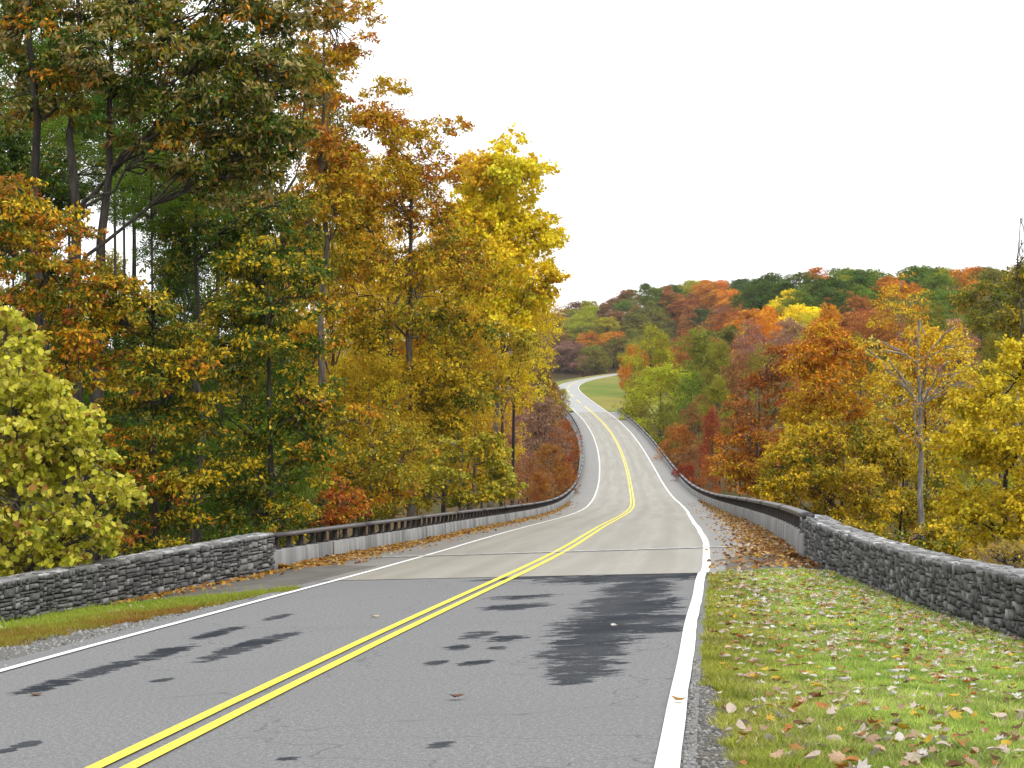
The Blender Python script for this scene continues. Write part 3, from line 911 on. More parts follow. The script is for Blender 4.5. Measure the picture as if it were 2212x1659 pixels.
def right_edge():
    """broken asphalt crumbs and gravel along the near right edge"""
    r = np.random.default_rng(53); n = 1500
    Y = 11 + r.random(n) ** 1.4 * 9; T = r.random(n) ** 1.5 * .05 * np.interp(Y, [11, 17, 20], [1, .8, .2])
    p = verge_r(Y, T); p[:, 2] += .018
    ico = np.array([(1, 0, 0), (-1, 0, 0), (0, 1, 0), (0, -1, 0), (0, 0, .7), (0, 0, -.7)], float)
    f = np.array([(0, 2, 4), (2, 1, 4), (1, 3, 4), (3, 0, 4), (2, 0, 5), (1, 2, 5), (3, 1, 5), (0, 3, 5)])
    s = r.uniform(.006, .02, n)
    V = ico[None] * s[:, None, None] * r.uniform(.6, 1.4, (n, 6, 1)) + p[:, None]
    k = Nodes('crumbled_edge'); m = k.done(k.principled(k.attr('leafcol').outputs['Color'], .9, .2))
    me = np_mesh('gravel', V.reshape(-1, 3), (f[None] + np.arange(n)[:, None, None] * 6).reshape(-1, 3), {'leafcol': np.repeat(r.uniform(.08, .34, (n, 1)) * np.array([[1, .98, .94]]), 6, 0)}, m)
    tag(link('gravel', me), 'crumbled asphalt and gravel along the right road edge', 'gravel', kind='stuff')
    def fn(Y, t):
        w = np.interp(Y, [8, 16, 19, 20.5], [.06, .05, .02, 0]) * (.6 + .8 * hash_noise(Y * 1.0, Y * 0, .7, 77))
        q = verge_r(Y, t * w); q[..., 2] += .016; return q
    o = link('gravel_bed', sheet(fn, np.arange(6, 20.6, .25), np.linspace(0, 1, 4), 'gravel_bed', mat_simple('crumbled_bed', (.15, .14, .125), .95, .1, .6, 25)))
    tag(o, 'bare gritty strip beside the right white line', 'gravel', kind='structure')
right_edge()

# ------------------------------------------------------------------ trees
LEAF_T = {   # template: (along, across, lift) points and quads
    'lance': (np.array([(-.5, 0, 0), (-.05, .5, .10), (.5, 0, 0), (-.05, -.5, .10)]), np.array([(0, 1, 2, 3)])),
    'heart': (np.array([(-.42, 0, 0), (-.45, .34, .08), (.05, .5, .12), (.55, 0, -.06), (.05, -.5, .12), (-.45, -.34, .08)]), np.array([(0, 3, 2, 1), (0, 5, 4, 3)])),
}
def leaves_mesh(name, C, rad, outer, r, leaf=.13, aspect=.5, per=160, twigs=14, flat=.6, droop=.25, tmpl='lance', pal=None, mat=None, up=.55, core=.25):
    """C (n,3) clump centres, rad (n,), outer (n,) 0..1; leaves set along twigs radiating in every clump"""
    n = len(C)
    cnt = np.maximum(6, (per * (rad / rad.mean()) ** 2 * r.uniform(.7, 1.3, n)).astype(int))
    li = np.repeat(np.arange(n), cnt); N = len(li)
    # twig directions for every clump
    td = r.normal(0, 1, (n, twigs, 3)); td[..., 2] = td[..., 2] * .75 + .12
    td /= np.linalg.norm(td, axis=2)[..., None]
    ti = r.integers(0, twigs, N)
    d = td[li, ti]
    s = core + (1 - core) * np.sqrt(r.random(N))
    pos = d * s[:, None] + r.normal(0, .13, (N, 3))
    pos[:, 2] *= flat
    pos[:, 2] -= droop * s ** 2 * .35
    P = C[li] + pos * rad[li][:, None]
    # leaf frame: grows along the twig and outwards, blade mostly facing up and out
    u = d * .8 + r.normal(0, .55, (N, 3)); u[:, 2] -= .35
    u /= np.linalg.norm(u, axis=1)[:, None]
    nn = r.normal(0, .5, (N, 3)) + d * .35; nn[:, 2] += up
    nn -= (nn * u).sum(1)[:, None] * u; nn /= np.linalg.norm(nn, axis=1)[:, None] + 1e-9
    v = np.cross(nn, u)
    L = leaf * r.uniform(.65, 1.3, N)
    T, Q = LEAF_T[tmpl]
    V = P[:, None] + L[:, None, None] * (T[None, :, 0:1] * u[:, None] + aspect * T[None, :, 1:2] * v[:, None] + T[None, :, 2:3] * nn[:, None])
    k = len(T)
    f = (Q[None] + np.arange(N)[:, None, None] * k).reshape(-1, 4)
    if pal is not None:
        col = pal(P, li, outer[li], s, r, N)
        attrs = {'leafcol': np.repeat(np.clip(col, 0, .95), k, 0)}
    else:
        ct = r.random(n)
        attrs = {'tone': np.repeat(np.clip(ct[li] * .6 + r.random(N) * .4, 0, 1), k), 'tone2': np.repeat(np.clip(.5 + (ct[li] - .5) * .5 + r.normal(0, .20, N), 0, 1), k)}
    return np_mesh(name, V.reshape(-1, 3), f, attrs, mat)

def in_poly(P, x, y):
    P = np.asarray(P, float); ins = np.zeros(len(x), bool); j = len(P) - 1
    for i in range(len(P)):
        c = ((P[i, 1] > y) != (P[j, 1] > y)) & (x < (P[j, 0] - P[i, 0]) * (y - P[i, 1]) / (P[j, 1] - P[i, 1] + 1e-9) + P[i, 0])
        ins ^= c; j = i
    return ins
def edge_dist(P, x, y):
    P = np.asarray(P, float); Q = np.roll(P, -1, 0); pt = np.stack([x, y], 1)[:, None]
    d = Q - P; t = np.clip(((pt - P) * d).sum(2) / ((d ** 2).sum(1) + 1e-9), 0, 1)
    return np.sqrt(((pt - (P + t[..., None] * d)) ** 2).sum(2)).min(1)

def limb(q, a, b, r0, r1, r, wig=.12, k=5, seg=6, arch=.15):
    a, b = np.asarray(a, float), np.asarray(b, float)
    t = np.linspace(0, 1, seg)[:, None]; L = np.linalg.norm(b - a)
    p = a + (b - a) * t
    p[1:-1] += r.normal(0, wig * L * .35, (seg - 2, 3)) * np.array([1, 1, .6])
    p[:, 2] += arch * L * (np.sin(np.pi * t[:, 0]) * .5) * (1 if b[2] < a[2] + L * .8 else -.2)
    q.tube(p, r0 + (r1 - r0) * t[:, 0] ** .8, k)
    return p

def outlined_tree(name, label, cat, poly, Y, trunk, pal, seed, lobe=.8, n=None, cover=2.6, depth=4.0, bark=None, trunk_r=.22, stems=None, holes=(), bare=0.0, group=None, limbs=9, twig=True, limb_r=.45, wig=.16, **kw):
    """poly: crown outline as surveyed at distance Y; trunk: (x at crown base, x at ground); real depth comes from the crown's own thickness"""
    r = np.random.default_rng(seed)
    poly = np.asarray(poly, float); m = Y / F
    x0, y0 = poly.min(0); x1, y1 = poly.max(0)
    area = .5 * abs(np.dot(poly[:, 0], np.roll(poly[:, 1], 1)) - np.dot(poly[:, 1], np.roll(poly[:, 0], 1))) * m * m
    n = n or int(area / (math.pi * lobe * lobe * .6) * cover)
    xs = r.uniform(x0, x1, n * 12); ys = r.uniform(y0, y1, n * 12)
    ok = in_poly(poly, xs, ys)
    xs, ys = xs[ok], ys[ok]
    ed = edge_dist(poly, xs, ys) * m
    ok = ed > lobe * .35
    for (hx, hy, hr) in holes:
        ok &= np.hypot(xs - hx, ys - hy) > hr
    xs, ys, ed = xs[ok][:n], ys[ok][:n], ed[ok][:n]
    half = np.minimum(depth, .3 + 1.1 * ed)
    dy = r.uniform(-1, 1, len(xs)) * half
    C = np.stack([(xs - CX) * m, np.full(len(xs), Y) + dy, -(ys - HY) * m], 1)
    outer = np.clip(1 - ed / (ed.max() + 1e-6), 0, 1) * .5 + .5 * np.abs(dy) / (half + 1e-6)
    rad = lobe * r.uniform(.65, 1.25, len(C)) * np.clip(.55 + ed / (2.2 * lobe), .5, 1)
    # trunk and limbs
    bx = (trunk[1] - CX) * m; gz = float(ground_z(bx, Y)) - .3
    basep = np.array([bx, Y, gz])
    topz = -(y0 * .8 + y1 * .2 - HY) * m
    tx = (trunk[0] - CX) * m
    root = tag(empty(name, tuple(basep)), label, cat, group)
    q = Geo()
    stem_lines = stems or [(trunk[1], trunk[0], y0 * .75 + y1 * .25, 0.0)]
    lines = []
    for (xa, xb, ytop, ddy) in stem_lines:
        a = np.array([(xa - CX) * m, Y + ddy * .3, gz]); b = np.array([(xb - CX) * m, Y + ddy, -(ytop - HY) * m])
        t = np.linspace(0, 1, 12)[:, None]
        p = a + (b - a) * t; p[1:-1, :2] += r.normal(0, .045, (10, 2)) * np.linalg.norm(b - a) / 14
        rr = trunk_r * (1.25 - 1.05 * t[:, 0] ** 1.1); rr[0] *= 1.3
        q.tube(p, rr, 9); lines.append((p, rr))
    trunk_o = under(link('trunk', q.mesh('trunk', bark or M_BARK, True)), root)
    q = Geo()
    K = max(3, limbs); ctr = C[r.choice(len(C), min(K, len(C)), replace=False)].copy()
    for _ in range(5):
        a = ((C[:, None] - ctr[None]) ** 2).sum(2).argmin(1)
        for k_ in range(len(ctr)):
            if (a == k_).any(): ctr[k_] = C[a == k_].mean(0)
    for k_ in range(len(ctr)):
        best = None
        for (p, rr) in lines:
            hd = np.hypot(p[:, 0] - ctr[k_, 0], p[:, 1] - ctr[k_, 1])
            sc = np.abs(p[:, 2] - (ctr[k_, 2] - .75 * hd)) + .3 * hd
            i = int(sc.argmin())
            if best is None or sc[i] < best[0]: best = (sc[i], p[i], rr[i])
        r0 = max(.03, best[2] * limb_r)
        pl = limb(q, best[1], ctr[k_], r0, .022, r, wig, 6, 8)
        mem = np.where(a == k_)[0]
        if twig:
            for i in mem[:26]:
                st = pl[r.integers(3, 8)]
                limb(q, st, C[i], .022 + .01 * r.random(), .006, r, .2, 4, 5, .1)
    link('branches', q.mesh('branches', bark or M_BARK, True), trunk_o)
    if bare > 0:
        keep = r.random(len(C)) > bare; C, rad, outer = C[keep], rad[keep], outer[keep]
    me = leaves_mesh('crown', C, rad, outer, r, pal=pal, mat=M_LEAF, **kw)
    under(link('crown', me), root)
    return root

def palette(groups, clump=.6, var=.28):
    """groups: list of (weight fn or number, rgb). A clump leans to one colour, single leaves stray."""
    w0 = np.array([g[0] for g in groups], float); cols = np.array([g[1] for g in groups], float)
    def f(P, li, outer, s, r, N):
        n = li.max() + 1
        cw = np.cumsum(w0 / w0.sum())
        cc = np.searchsorted(cw, r.random(n)).clip(0, len(cols) - 1)
        lc = np.searchsorted(cw, r.random(N)).clip(0, len(cols) - 1)
        pick = np.where(r.random(N) < clump, cc[li], lc)
        return cols[pick] * (1 + r.normal(0, var, (N, 1))).clip(.45, 1.7)
    return f
def palette2(inner, outerp, bias=0.0, **kw):  # inner leaves are also darker in colour, painting in shade inside the crown
    """two palettes: leaves in the body of the crown keep their green, tips have turned"""
    a, b = palette(inner, **kw), palette(outerp, **kw)
    def f(P, li, outer, s, r, N):
        m = (outer * .55 + s * .55 + r.normal(0, .18, N) + bias) > .62
        return np.where(m[:, None], b(P, li, outer, s, r, N), a(P, li, outer, s, r, N))
    return f
def palette_z(lo, hi, z0, z1, **kw):
    a, b = palette(lo, **kw), palette(hi, **kw)
    def f(P, li, outer, s, r, N):
        m = r.random(N) < smooth(z0, z1, P[:, 2])
        return np.where(m[:, None], b(P, li, outer, s, r, N), a(P, li, outer, s, r, N))
    return f

GRN = (.065, .12, .009); DGRN = (.036, .072, .007); OLV = (.22, .205, .014); TANO = (.32, .265, .09); YGR = (.30, .31, .025)
YEL = (.72, .53, .02); GLD = (.66, .45, .016); ORG = (.60, .24, .012); RUST = (.40, .115, .016); BRN = (.20, .095, .035); RED = (.36, .055, .02)
OGLD = (.50, .36, .014); PALEY = (.55, .50, .09)

# --- left wood, nearest first
outlined_tree('redbud_tree', 'leafy yellow-green shrub tree with heart-shaped leaves behind the left wall', 'tree',
    [(-70, 600), (20, 640), (70, 690), (110, 760), (190, 830), (205, 900), (260, 985), (315, 1045), (290, 1130), (240, 1210), (130, 1250), (-70, 1275)], 43.6,
    (40, 20), palette([(3, (.56, .51, .05)), (2, (.47, .47, .035)), (1.2, (.62, .56, .10)), (.8, (.27, .32, .03)), (.35, (.30, .14, .03))], .35, .2), 101, lobe=.42, cover=5, depth=1.8, trunk_r=.07, leaf=.125, aspect=.92, per=52, twigs=8, tmpl='heart', up=.25, core=.15)
outlined_tree('beech_tree', 'orange and red tipped beech at the left edge above the yellow shrub', 'tree',
    [(-70, 350), (60, 345), (150, 395), (215, 480), (245, 600), (235, 720), (200, 850), (130, 880), (-70, 860)], 51,
    (60, 70), palette2([(3, GRN), (2, OLV), (1, OGLD)], [(2.4, ORG), (1.4, RUST), (2.4, OGLD), (1.4, GLD), (1.4, OLV)], .02), 102, lobe=0.62, cover=3.6, depth=2.6, leaf=.125, per=210, flat=.45, trunk_r=.12, bark=M_DARKBARK)
outlined_tree('beech_tree', 'layered beech with orange-brown sprays beside the yellow shrub', 'tree',
    [(120, 580), (260, 580), (380, 610), (440, 690), (490, 770), (490, 900), (480, 1010), (450, 1120), (380, 1215), (250, 1240), (225, 1100), (230, 980), (190, 850), (110, 760)], 52.5,
    (330, 340), palette2([(3, GRN), (2, OLV), (1, DGRN)], [(2.6, OGLD), (1.1, ORG), (.6, RUST), (2.2, OLV), (1.5, GLD)], -.04), 103, lobe=0.62, cover=3.6, depth=2.8, leaf=.125, per=210, flat=.42, trunk_r=.12, bark=M_DARKBARK)
outlined_tree('beech_tree', 'dark green beech with golden leaf tips behind the start of the left railing', 'tree',
    [(440, 560), (520, 500), (620, 485), (700, 540), (745, 640), (745, 800), (735, 950), (725, 1100), (650, 1190), (470, 1215), (430, 1050), (470, 900), (430, 760)], 55,
    (580, 585), palette2([(4, GRN), (2, DGRN), (1.5, OLV)], [(2.6, OGLD), (2.4, OLV), (.5, ORG), (1.4, GLD), (1, GRN)], -.08), 104, lobe=0.62, cover=3.6, depth=3.0, leaf=.125, per=210, flat=.42, trunk_r=.13, bark=M_DARKBARK)
outlined_tree('hickory_tree', 'tall multi-stemmed dark green hickory with tan leaf tips at upper left', 'tree',
    [(-80, -90), (690, -90), (745, 40), (720, 150), (680, 260), (640, 350), (610, 440), (520, 480), (440, 450), (360, 420), (310, 360), (200, 300), (100, 270), (-80, 330)], 57,
    (160, 165), palette2([(3, GRN), (2, DGRN), (2, OLV)], [(4, TANO), (2, OLV), (1, (.33, .22, .07)), (.7, ORG), (1, GRN)], -.04), 105, lobe=0.72, cover=4.1, depth=3.6, leaf=0.18, aspect=.42, per=190, flat=.5, trunk_r=.24, bark=M_DARKBARK, limbs=14,
    stems=[(125, 72, -60, -.4), (150, 165, -30, .2), (165, 235, 60, .6)], holes=[(60, 60, 24), (20, 200, 26), (120, 150, 18), (390, 190, 14), (45, 290, 26), (235, 230, 20)])
outlined_tree('hickory_tree', 'slender dark green tree with spreading bare lower limbs behind the hickory', 'tree',
    [(300, 400), (420, 380), (540, 420), (640, 400), (690, 480), (660, 580), (540, 600), (440, 560), (400, 640), (300, 620), (330, 540), (360, 480)], 63,
    (425, 428), palette2([(3, GRN), (3, DGRN), (1, OLV)], [(2, OLV), (2, GRN), (1, OGLD)], -.1), 106, lobe=0.65, cover=3.4, depth=3, leaf=.14, per=170, flat=.5, trunk_r=.17, bark=M_DARKBARK, limbs=12, holes=[(340, 450, 40), (300, 500, 30)])
outlined_tree('hickory_tree', 'thin dark green foliage showing sky gaps at the far left edge', 'tree',
    [(-80, 250), (60, 260), (180, 320), (300, 330), (330, 400), (230, 440), (160, 470), (150, 560), (-80, 560)], 66,
    (-20, -10), palette([(3, GRN), (2, DGRN), (1, OLV)], .5), 107, lobe=0.6, cover=3.8, depth=3, leaf=.14, per=150, flat=.5, trunk_r=.14, bark=M_DARKBARK)
outlined_tree('tulip_tree', 'tall orange-brown tree rising to the top edge of the picture', 'tree',
    [(620, 200), (660, 60), (700, -90), (805, -90), (825, 20), (815, 100), (770, 150), (760, 230), (800, 310), (780, 450), (720, 580), (640, 560), (610, 380)], 84,
    (700, 690), palette_z([(3, OGLD), (2, OLV), (.6, ORG)], [(3, ORG), (1.2, RUST), (2.4, OGLD)], 2, 12), 108, lobe=0.85, cover=3.2, depth=3.4, leaf=0.18, per=190, flat=.6, trunk_r=.2, holes=[(745, 60, 20), (760, 190, 34)])
outlined_tree('maple_tree', 'large golden brown maple filling the middle of the left wood', 'tree',
    [(690, 330), (770, 230), (800, 150), (850, 120), (885, 108), (892, 170), (905, 220), (925, 165), (945, 175), (955, 240), (975, 235), (1000, 225), (1010, 280), (985, 350), (1010, 470), (1070, 540), (1085, 660), (1065, 770), (1060, 870), (960, 950), (900, 1060), (760, 1110), (700, 1110), (690, 950), (720, 760), (690, 560)], 98,
    (890, 880), palette_z([(3, OGLD), (3, OLV), (2, GLD), (.4, ORG), (1, GRN)], [(2.2, ORG), (3, OGLD), (1, RUST), (2, GLD)], -1, 12), 109, lobe=0.95, cover=3.3, depth=4.2, leaf=0.19, per=240, flat=.6, trunk_r=.26, limbs=16, holes=[(790, 380, 36), (830, 330, 22), (880, 470, 16), (770, 290, 26), (840, 620, 14)])
outlined_tree('maple_tree', 'bright yellow maple standing out against the white sky', 'tree',
    [(970, 400), (985, 330), (1012, 298), (1050, 312), (1075, 285), (1100, 275), (1130, 300), (1180, 308), (1195, 370), (1186, 430), (1210, 480), (1238, 500), (1236, 525), (1190, 545), (1222, 585), (1205, 615), (1180, 660), (1170, 700), (1110, 740), (980, 740), (955, 600)], 160,
    (1075, 1060), palette([(4, (.82, .67, .02)), (2.0, (.82, .57, .016)), (1.2, (.60, .56, .025)), (.5, (.70, .38, .02))], .65, .2), 110, lobe=1.4, cover=3.6, depth=6, leaf=0.31, per=300, flat=0.85, trunk_r=.33, limbs=14, holes=[(1080, 520, 16), (1165, 555, 20), (1010, 470, 12)], aspect=.75)
outlined_tree('maple_tree', 'olive yellow tree drooping over the rusty trees beside the bridge', 'tree',
    [(1000, 690), (1080, 680), (1150, 690), (1172, 745), (1160, 775), (1110, 790), (1128, 860), (1105, 890), (1060, 900), (990, 930), (950, 850), (960, 740)], 128,
    (1030, 1010), palette([(3, OGLD), (2, (.38, .33, .025)), (1.5, GLD), (.8, OLV), (.5, GRN)], .6), 111, lobe=.95, cover=3.2, depth=4, leaf=.20, per=200, flat=.5, trunk_r=.2)
outlined_tree('sycamore_tree', 'small yellow-green sycamore with pale branches above the left railing', 'tree',
    [(850, 1010), (900, 940), (960, 920), (1020, 930), (1080, 925), (1105, 985), (1138, 1015), (1142, 1055), (1100, 1085), (980, 1100), (880, 1115), (830, 1080)], 108,
    (1000, 985), palette([(3, (.48, .42, .04)), (2, (.38, .38, .035)), (1.4, GLD), (.6, OLV)], .5, .25), 112, lobe=.7, cover=3.2, depth=3.2, leaf=.17, aspect=.8, per=150, flat=.55, trunk_r=.14, bark=M_PALEBARK)
outlined_tree('maple_tree', 'low golden olive tree just behind the left railing', 'tree',
    [(690, 880), (800, 850), (900, 880), (950, 960), (940, 1060), (900, 1105), (800, 1130), (700, 1150), (680, 1000)], 80,
    (800, 800), palette([(3, OGLD), (2, OLV), (1.5, (.40, .34, .03)), (1, ORG), (.5, GRN)], .6), 113, lobe=0.75, cover=3.4, depth=3, leaf=.15, per=200, flat=.5, trunk_r=.14)
outlined_tree('oak_sapling', 'rust-red sapling low behind the left railing', 'tree',
    [(700, 1040), (760, 1010), (800, 1050), (795, 1130), (700, 1160), (670, 1120)], 66,
    (735, 735), palette([(3, RUST), (2, ORG), (1, RED), (1, OGLD)], .4), 114, lobe=.4, cover=3, depth=1.2, leaf=.12, per=90, trunk_r=.05)

# --- right wood
outlined_tree('oak_tree', 'rust-brown oak leaning towards the right railing', 'tree',
    [(1528, 1055), (1530, 960), (1560, 890), (1600, 815), (1640, 748), (1690, 735), (1735, 790), (1745, 900), (1725, 1010), (1690, 1070), (1600, 1075)], 152,
    (1640, 1640), palette_z([(3, (.46, .19, .02)), (1.5, ORG), (1, OGLD)], [(3, RUST), (2, BRN), (1.3, ORG)], -9, -3), 121, lobe=1.15, cover=3.4, depth=5, leaf=.24, per=210, trunk_r=.25)
outlined_tree('maple_tree', 'tall orange maple in the middle of the right wood', 'tree',
    [(1690, 780), (1715, 710), (1785, 683), (1850, 700), (1890, 760), (1908, 850), (1905, 1000), (1860, 1100), (1780, 1110), (1700, 1060), (1690, 900)], 114,
    (1800, 1805), palette_z([(3, OGLD), (2, GLD), (1, ORG)], [(3, ORG), (1.5, GLD), (1.2, RUST)], -4, .5), 122, lobe=.9, cover=3.4, depth=4, leaf=.19, per=210, trunk_r=.22)
outlined_tree('maple_tree', 'low gold and brown tree with grey twigs beside the right railing', 'tree',
    [(1610, 1060), (1650, 970), (1710, 910), (1780, 900), (1840, 960), (1905, 1010), (1960, 1080), (1965, 1150), (1850, 1160), (1730, 1130), (1640, 1100)], 90,
    (1820, 1825), palette([(3, OGLD), (2, GLD), (1.4, OLV), (1, (.34, .17, .03)), (.4, GRN)], .6), 123, lobe=.65, cover=3.4, depth=3.2, leaf=.155, per=210, trunk_r=.16)
outlined_tree('maple_tree', 'golden orange maple behind the pale trunk', 'tree',
    [(1880, 820), (1925, 715), (1985, 690), (2060, 692), (2105, 750), (2120, 860), (2085, 970), (2000, 1010), (1900, 960)], 108,
    (2000, 2000), palette_z([(3, GLD), (2, OGLD), (1, YGR)], [(3, (.60, .34, .02)), (2, YEL), (1, ORG)], -3, 0), 124, lobe=.85, cover=3.4, depth=3.5, leaf=.18, per=210, trunk_r=.18)
outlined_tree('birch_tree', 'nearly leafless tree with a straight pale grey trunk behind the right wall', 'tree',
    [(1850, 760), (1900, 700), (1990, 680), (2070, 690), (2130, 770), (2110, 900), (2060, 990), (1990, 1030), (1910, 980), (1860, 880)], 78,
    (1984, 1998), palette([(2, GLD), (1, ORG), (1, PALEY)], .4), 125, lobe=.5, cover=1.7, depth=2.4, leaf=0.12, per=60, trunk_r=.17, bark=M_PALEBARK, limbs=34, bare=.1, limb_r=.22, wig=.06, stems=[(1998, 1984, 690, 0.)])
outlined_tree('maple_tree', 'olive gold tree filling the shade around the pale trunk', 'tree',
    [(1840, 900), (1950, 930), (2060, 960), (2085, 1100), (2040, 1180), (1880, 1180), (1830, 1100)], 102,
    (1950, 1950), palette([(3, OGLD), (2, OLV), (1, GRN), (1, GLD)], .6), 126, lobe=.75, cover=3.4, depth=3, leaf=.17, per=210, trunk_r=.15, bark=M_DARKBARK)
outlined_tree('maple_tree', 'big bright yellow maple at the right edge of the picture', 'tree',
    [(2010, 900), (2060, 790), (2110, 770), (2130, 735), (2180, 715), (2260, 715), (2330, 860), (2330, 1290), (2230, 1270), (2130, 1230), (2040, 1200), (2005, 1150), (2040, 1060), (2000, 960)], 70,
    (2170, 2175), palette([(4, (.70, .56, .022)), (2, (.64, .46, .018)), (1.6, (.52, .47, .03)), (.7, OGLD)], .6, .22), 127, lobe=0.7, cover=3.8, depth=3.2, leaf=.14, aspect=.7, per=210, trunk_r=.17, limbs=12, bark=M_DARKBARK)
outlined_tree('oak_tree', 'tall olive tree with grey limbs at the right edge of the skyline', 'tree',
    [(2050, 660), (2085, 600), (2140, 560), (2200, 548), (2320, 560), (2320, 780), (2210, 750), (2120, 730), (2060, 710)], 175,
    (2200, 2190), palette([(3, OLV), (2, (.24, .22, .025)), (1, OGLD), (1, GRN)], .6), 128, lobe=1.2, cover=3.2, depth=5, leaf=.25, per=190, trunk_r=.25, bark=M_PALEBARK)
outlined_tree('poplar_tree', 'thin twiggy tree with a few orange leaves below the hill crest', 'tree',
    [(1870, 690), (1885, 630), (1925, 590), (1965, 565), (2000, 580), (2015, 640), (1995, 730), (1920, 740)], 200,
    (1945, 1950), palette([(3, ORG), (2, GLD), (1, YEL)], .5), 129, lobe=1.1, cover=2, depth=4, leaf=.26, per=75, trunk_r=.16, bark=M_PALEBARK)
outlined_tree('dead_tree', 'bare dead trunk tip above the skyline at the right edge', 'tree',
    [(2192, 520), (2212, 470), (2230, 520), (2225, 570), (2195, 570)], 140,
    (2205, 2200), palette([(1, BRN)], .5), 130, lobe=.25, cover=.8, depth=1, leaf=.1, per=6, trunk_r=.12, bark=M_DARKBARK, stems=[(2200, 2204, 470, 0)], bare=.6)

outlined_tree('shrub', 'dry tan weeds and brush above the right end of the wall', 'shrub',
    [(2070, 1255), (2110, 1180), (2170, 1140), (2330, 1120), (2330, 1320), (2150, 1290)], 44,
    (2230, 2235), palette([(3, (.42, .31, .12)), (2, (.34, .22, .07)), (2, OGLD), (1, OLV)], .4), 131, lobe=.34, cover=3.2, depth=1.3, leaf=.12, aspect=.16, per=90, trunk_r=.03, up=.2)
outlined_tree('shrub', 'golden olive undergrowth behind the middle of the right wall', 'shrub',
    [(1780, 1150), (1850, 1110), (1960, 1120), (2060, 1130), (2110, 1180), (2080, 1240), (1900, 1210), (1790, 1180)], 62,
    (1930, 1930), palette([(3, OGLD), (2, OLV), (1.5, GLD), (1, GRN)], .5), 132, lobe=.45, cover=3.2, depth=2, leaf=.13, per=110, trunk_r=.05)
outlined_tree('shrub', 'dark green undergrowth low behind the left wall', 'shrub',
    [(230, 1180), (330, 1140), (450, 1130), (560, 1130), (620, 1160), (600, 1215), (420, 1240), (240, 1250)], 52,
    (430, 430), palette([(3, GRN), (2, DGRN), (1.5, OLV), (.7, OGLD)], .5), 133, lobe=.42, cover=3.0, depth=1.6, leaf=.12, per=100, trunk_r=.04)

# --- shared crowns for the trees farther off
def far_crown(seed, H=12., Rr=5., n=46, lobe=1.9, per=110, leaf=.5, shape=0):
    r = np.random.default_rng(seed); C = []; 
    while len(C) < n:
        z = r.random(); a = r.random() * 6.283
        prof = [math.sin(math.pi * (z * .82 + .14)) ** .6, math.sin(math.pi * (z * .9 + .06)) ** .9 * (1.1 - .45 * z), (1 - z) ** .55 * min(1, z * 5 + .25)][shape % 3]
        q = Rr * prof * (1 + .16 * math.sin(3 * a + seed) + .1 * math.sin(5 * a + seed * 2)) * math.sqrt(r.uniform(.25, 1))
        C.append((q * math.cos(a), q * math.sin(a), z * H * .92 + lobe * .3))
    C = np.array(C); rad = lobe * r.uniform(.7, 1.2, n)
    return leaves_mesh('crown', C, rad, np.ones(n), r, leaf=leaf, aspect=.7, per=per, twigs=16, flat=.75, mat=M_FAR, up=.7, core=.4)
FAR = [far_crown(200 + i, shape=i % 2, n=58, per=190, leaf=.36) for i in range(9)]
MID = [far_crown(220 + i, n=70, lobe=1.5, per=170, leaf=.27, shape=i) for i in range(7)]
NEARF = [far_crown(260 + i, n=120, lobe=1.25, per=210, leaf=.18, shape=i) for i in range(3)]
SPARSE = [far_crown(240 + i, n=34, lobe=1.4, per=60, leaf=.30, shape=i) for i in range(3)]
def far_trunk():
    q = Geo(); r = np.random.default_rng(3)
    t = np.linspace(0, 1, 8)[:, None]
    p = np.concatenate([r.normal(0, .12, (8, 2)), t], 1); p[0, :2] = 0
    q.tube(p, .24 * (1.1 - .75 * t[:, 0]), 6)
    return q.mesh('trunk', M_DARKBARK, True)
def far_limbs():
    q = Geo(); r = np.random.default_rng(4)
    for i in range(12):
        a = i * 2.4; z0 = r.uniform(-2, 5)
        limb(q, (0, 0, z0), (math.cos(a) * 3.6, math.sin(a) * 3.6, z0 + r.uniform(2.5, 5.5)), .11, .03, r, .15, 4, 5)
    return q.mesh('branches', M_BARK, True)
TRK, LMB = far_trunk(), far_limbs()
CN = {'dgreen': ('dark green', (.078, .135, .012)), 'green': ('green', (.15, .225, .016)), 'ygreen': ('yellow-green', (.38, .38, .018)), 'olive': ('olive', (.24, .225, .022)),
      'yellow': ('yellow', (.80, .65, .018)), 'gold': ('golden', (.56, .38, .018)), 'orange': ('orange', (.62, .255, .014)), 'rust': ('rust-coloured', (.39, .15, .03)),
      'brown': ('brown', (.30, .155, .05)), 'mauve': ('mauve-brown', (.33, .175, .115)), 'red': ('dark red', (.32, .065, .03))}
FARLIST = []
def place(X, Y, ztop, Rr, Hc, ckey, zone, pool, var, label=None, group=None):
    gz = float(ground_z(X, Y)) - .4
    Hc = min(Hc, max(ztop - gz - 1.5, 4))
    root = empty('broadleaf_tree', (X, Y, gz))
    nm, col = CN[ckey]
    tag(root, label or f'{nm} autumn tree {zone}', 'tree', group or f'{nm} trees {zone}')
    if not label: FARLIST.append((root, CX + X / Y * F, nm, zone))
    j = np.array(col) * R_.uniform(.82, 1.2) * np.array([R_.uniform(.9, 1.1), R_.uniform(.92, 1.08), 1])
    c = link('crown', pool[var % len(pool)], root, (0, 0, ztop - Hc - gz))
    c.scale = (Rr / 5., Rr / 5. * R_.uniform(.9, 1.1), Hc / 12.); c.rotation_euler = (0, 0, R_.random() * 6.28); c.color = (*j, 1)
    t = link('trunk', TRK, root); t.scale = (Rr / 5, Rr / 5, ztop - Hc * .35 - gz)
    b = link('branches', LMB, root, (0, 0, ztop - Hc - gz)); b.scale = (Rr / 5.5, Rr / 5.5, Hc / 12.); b.rotation_euler = (0, 0, R_.random() * 6.28)
    return root
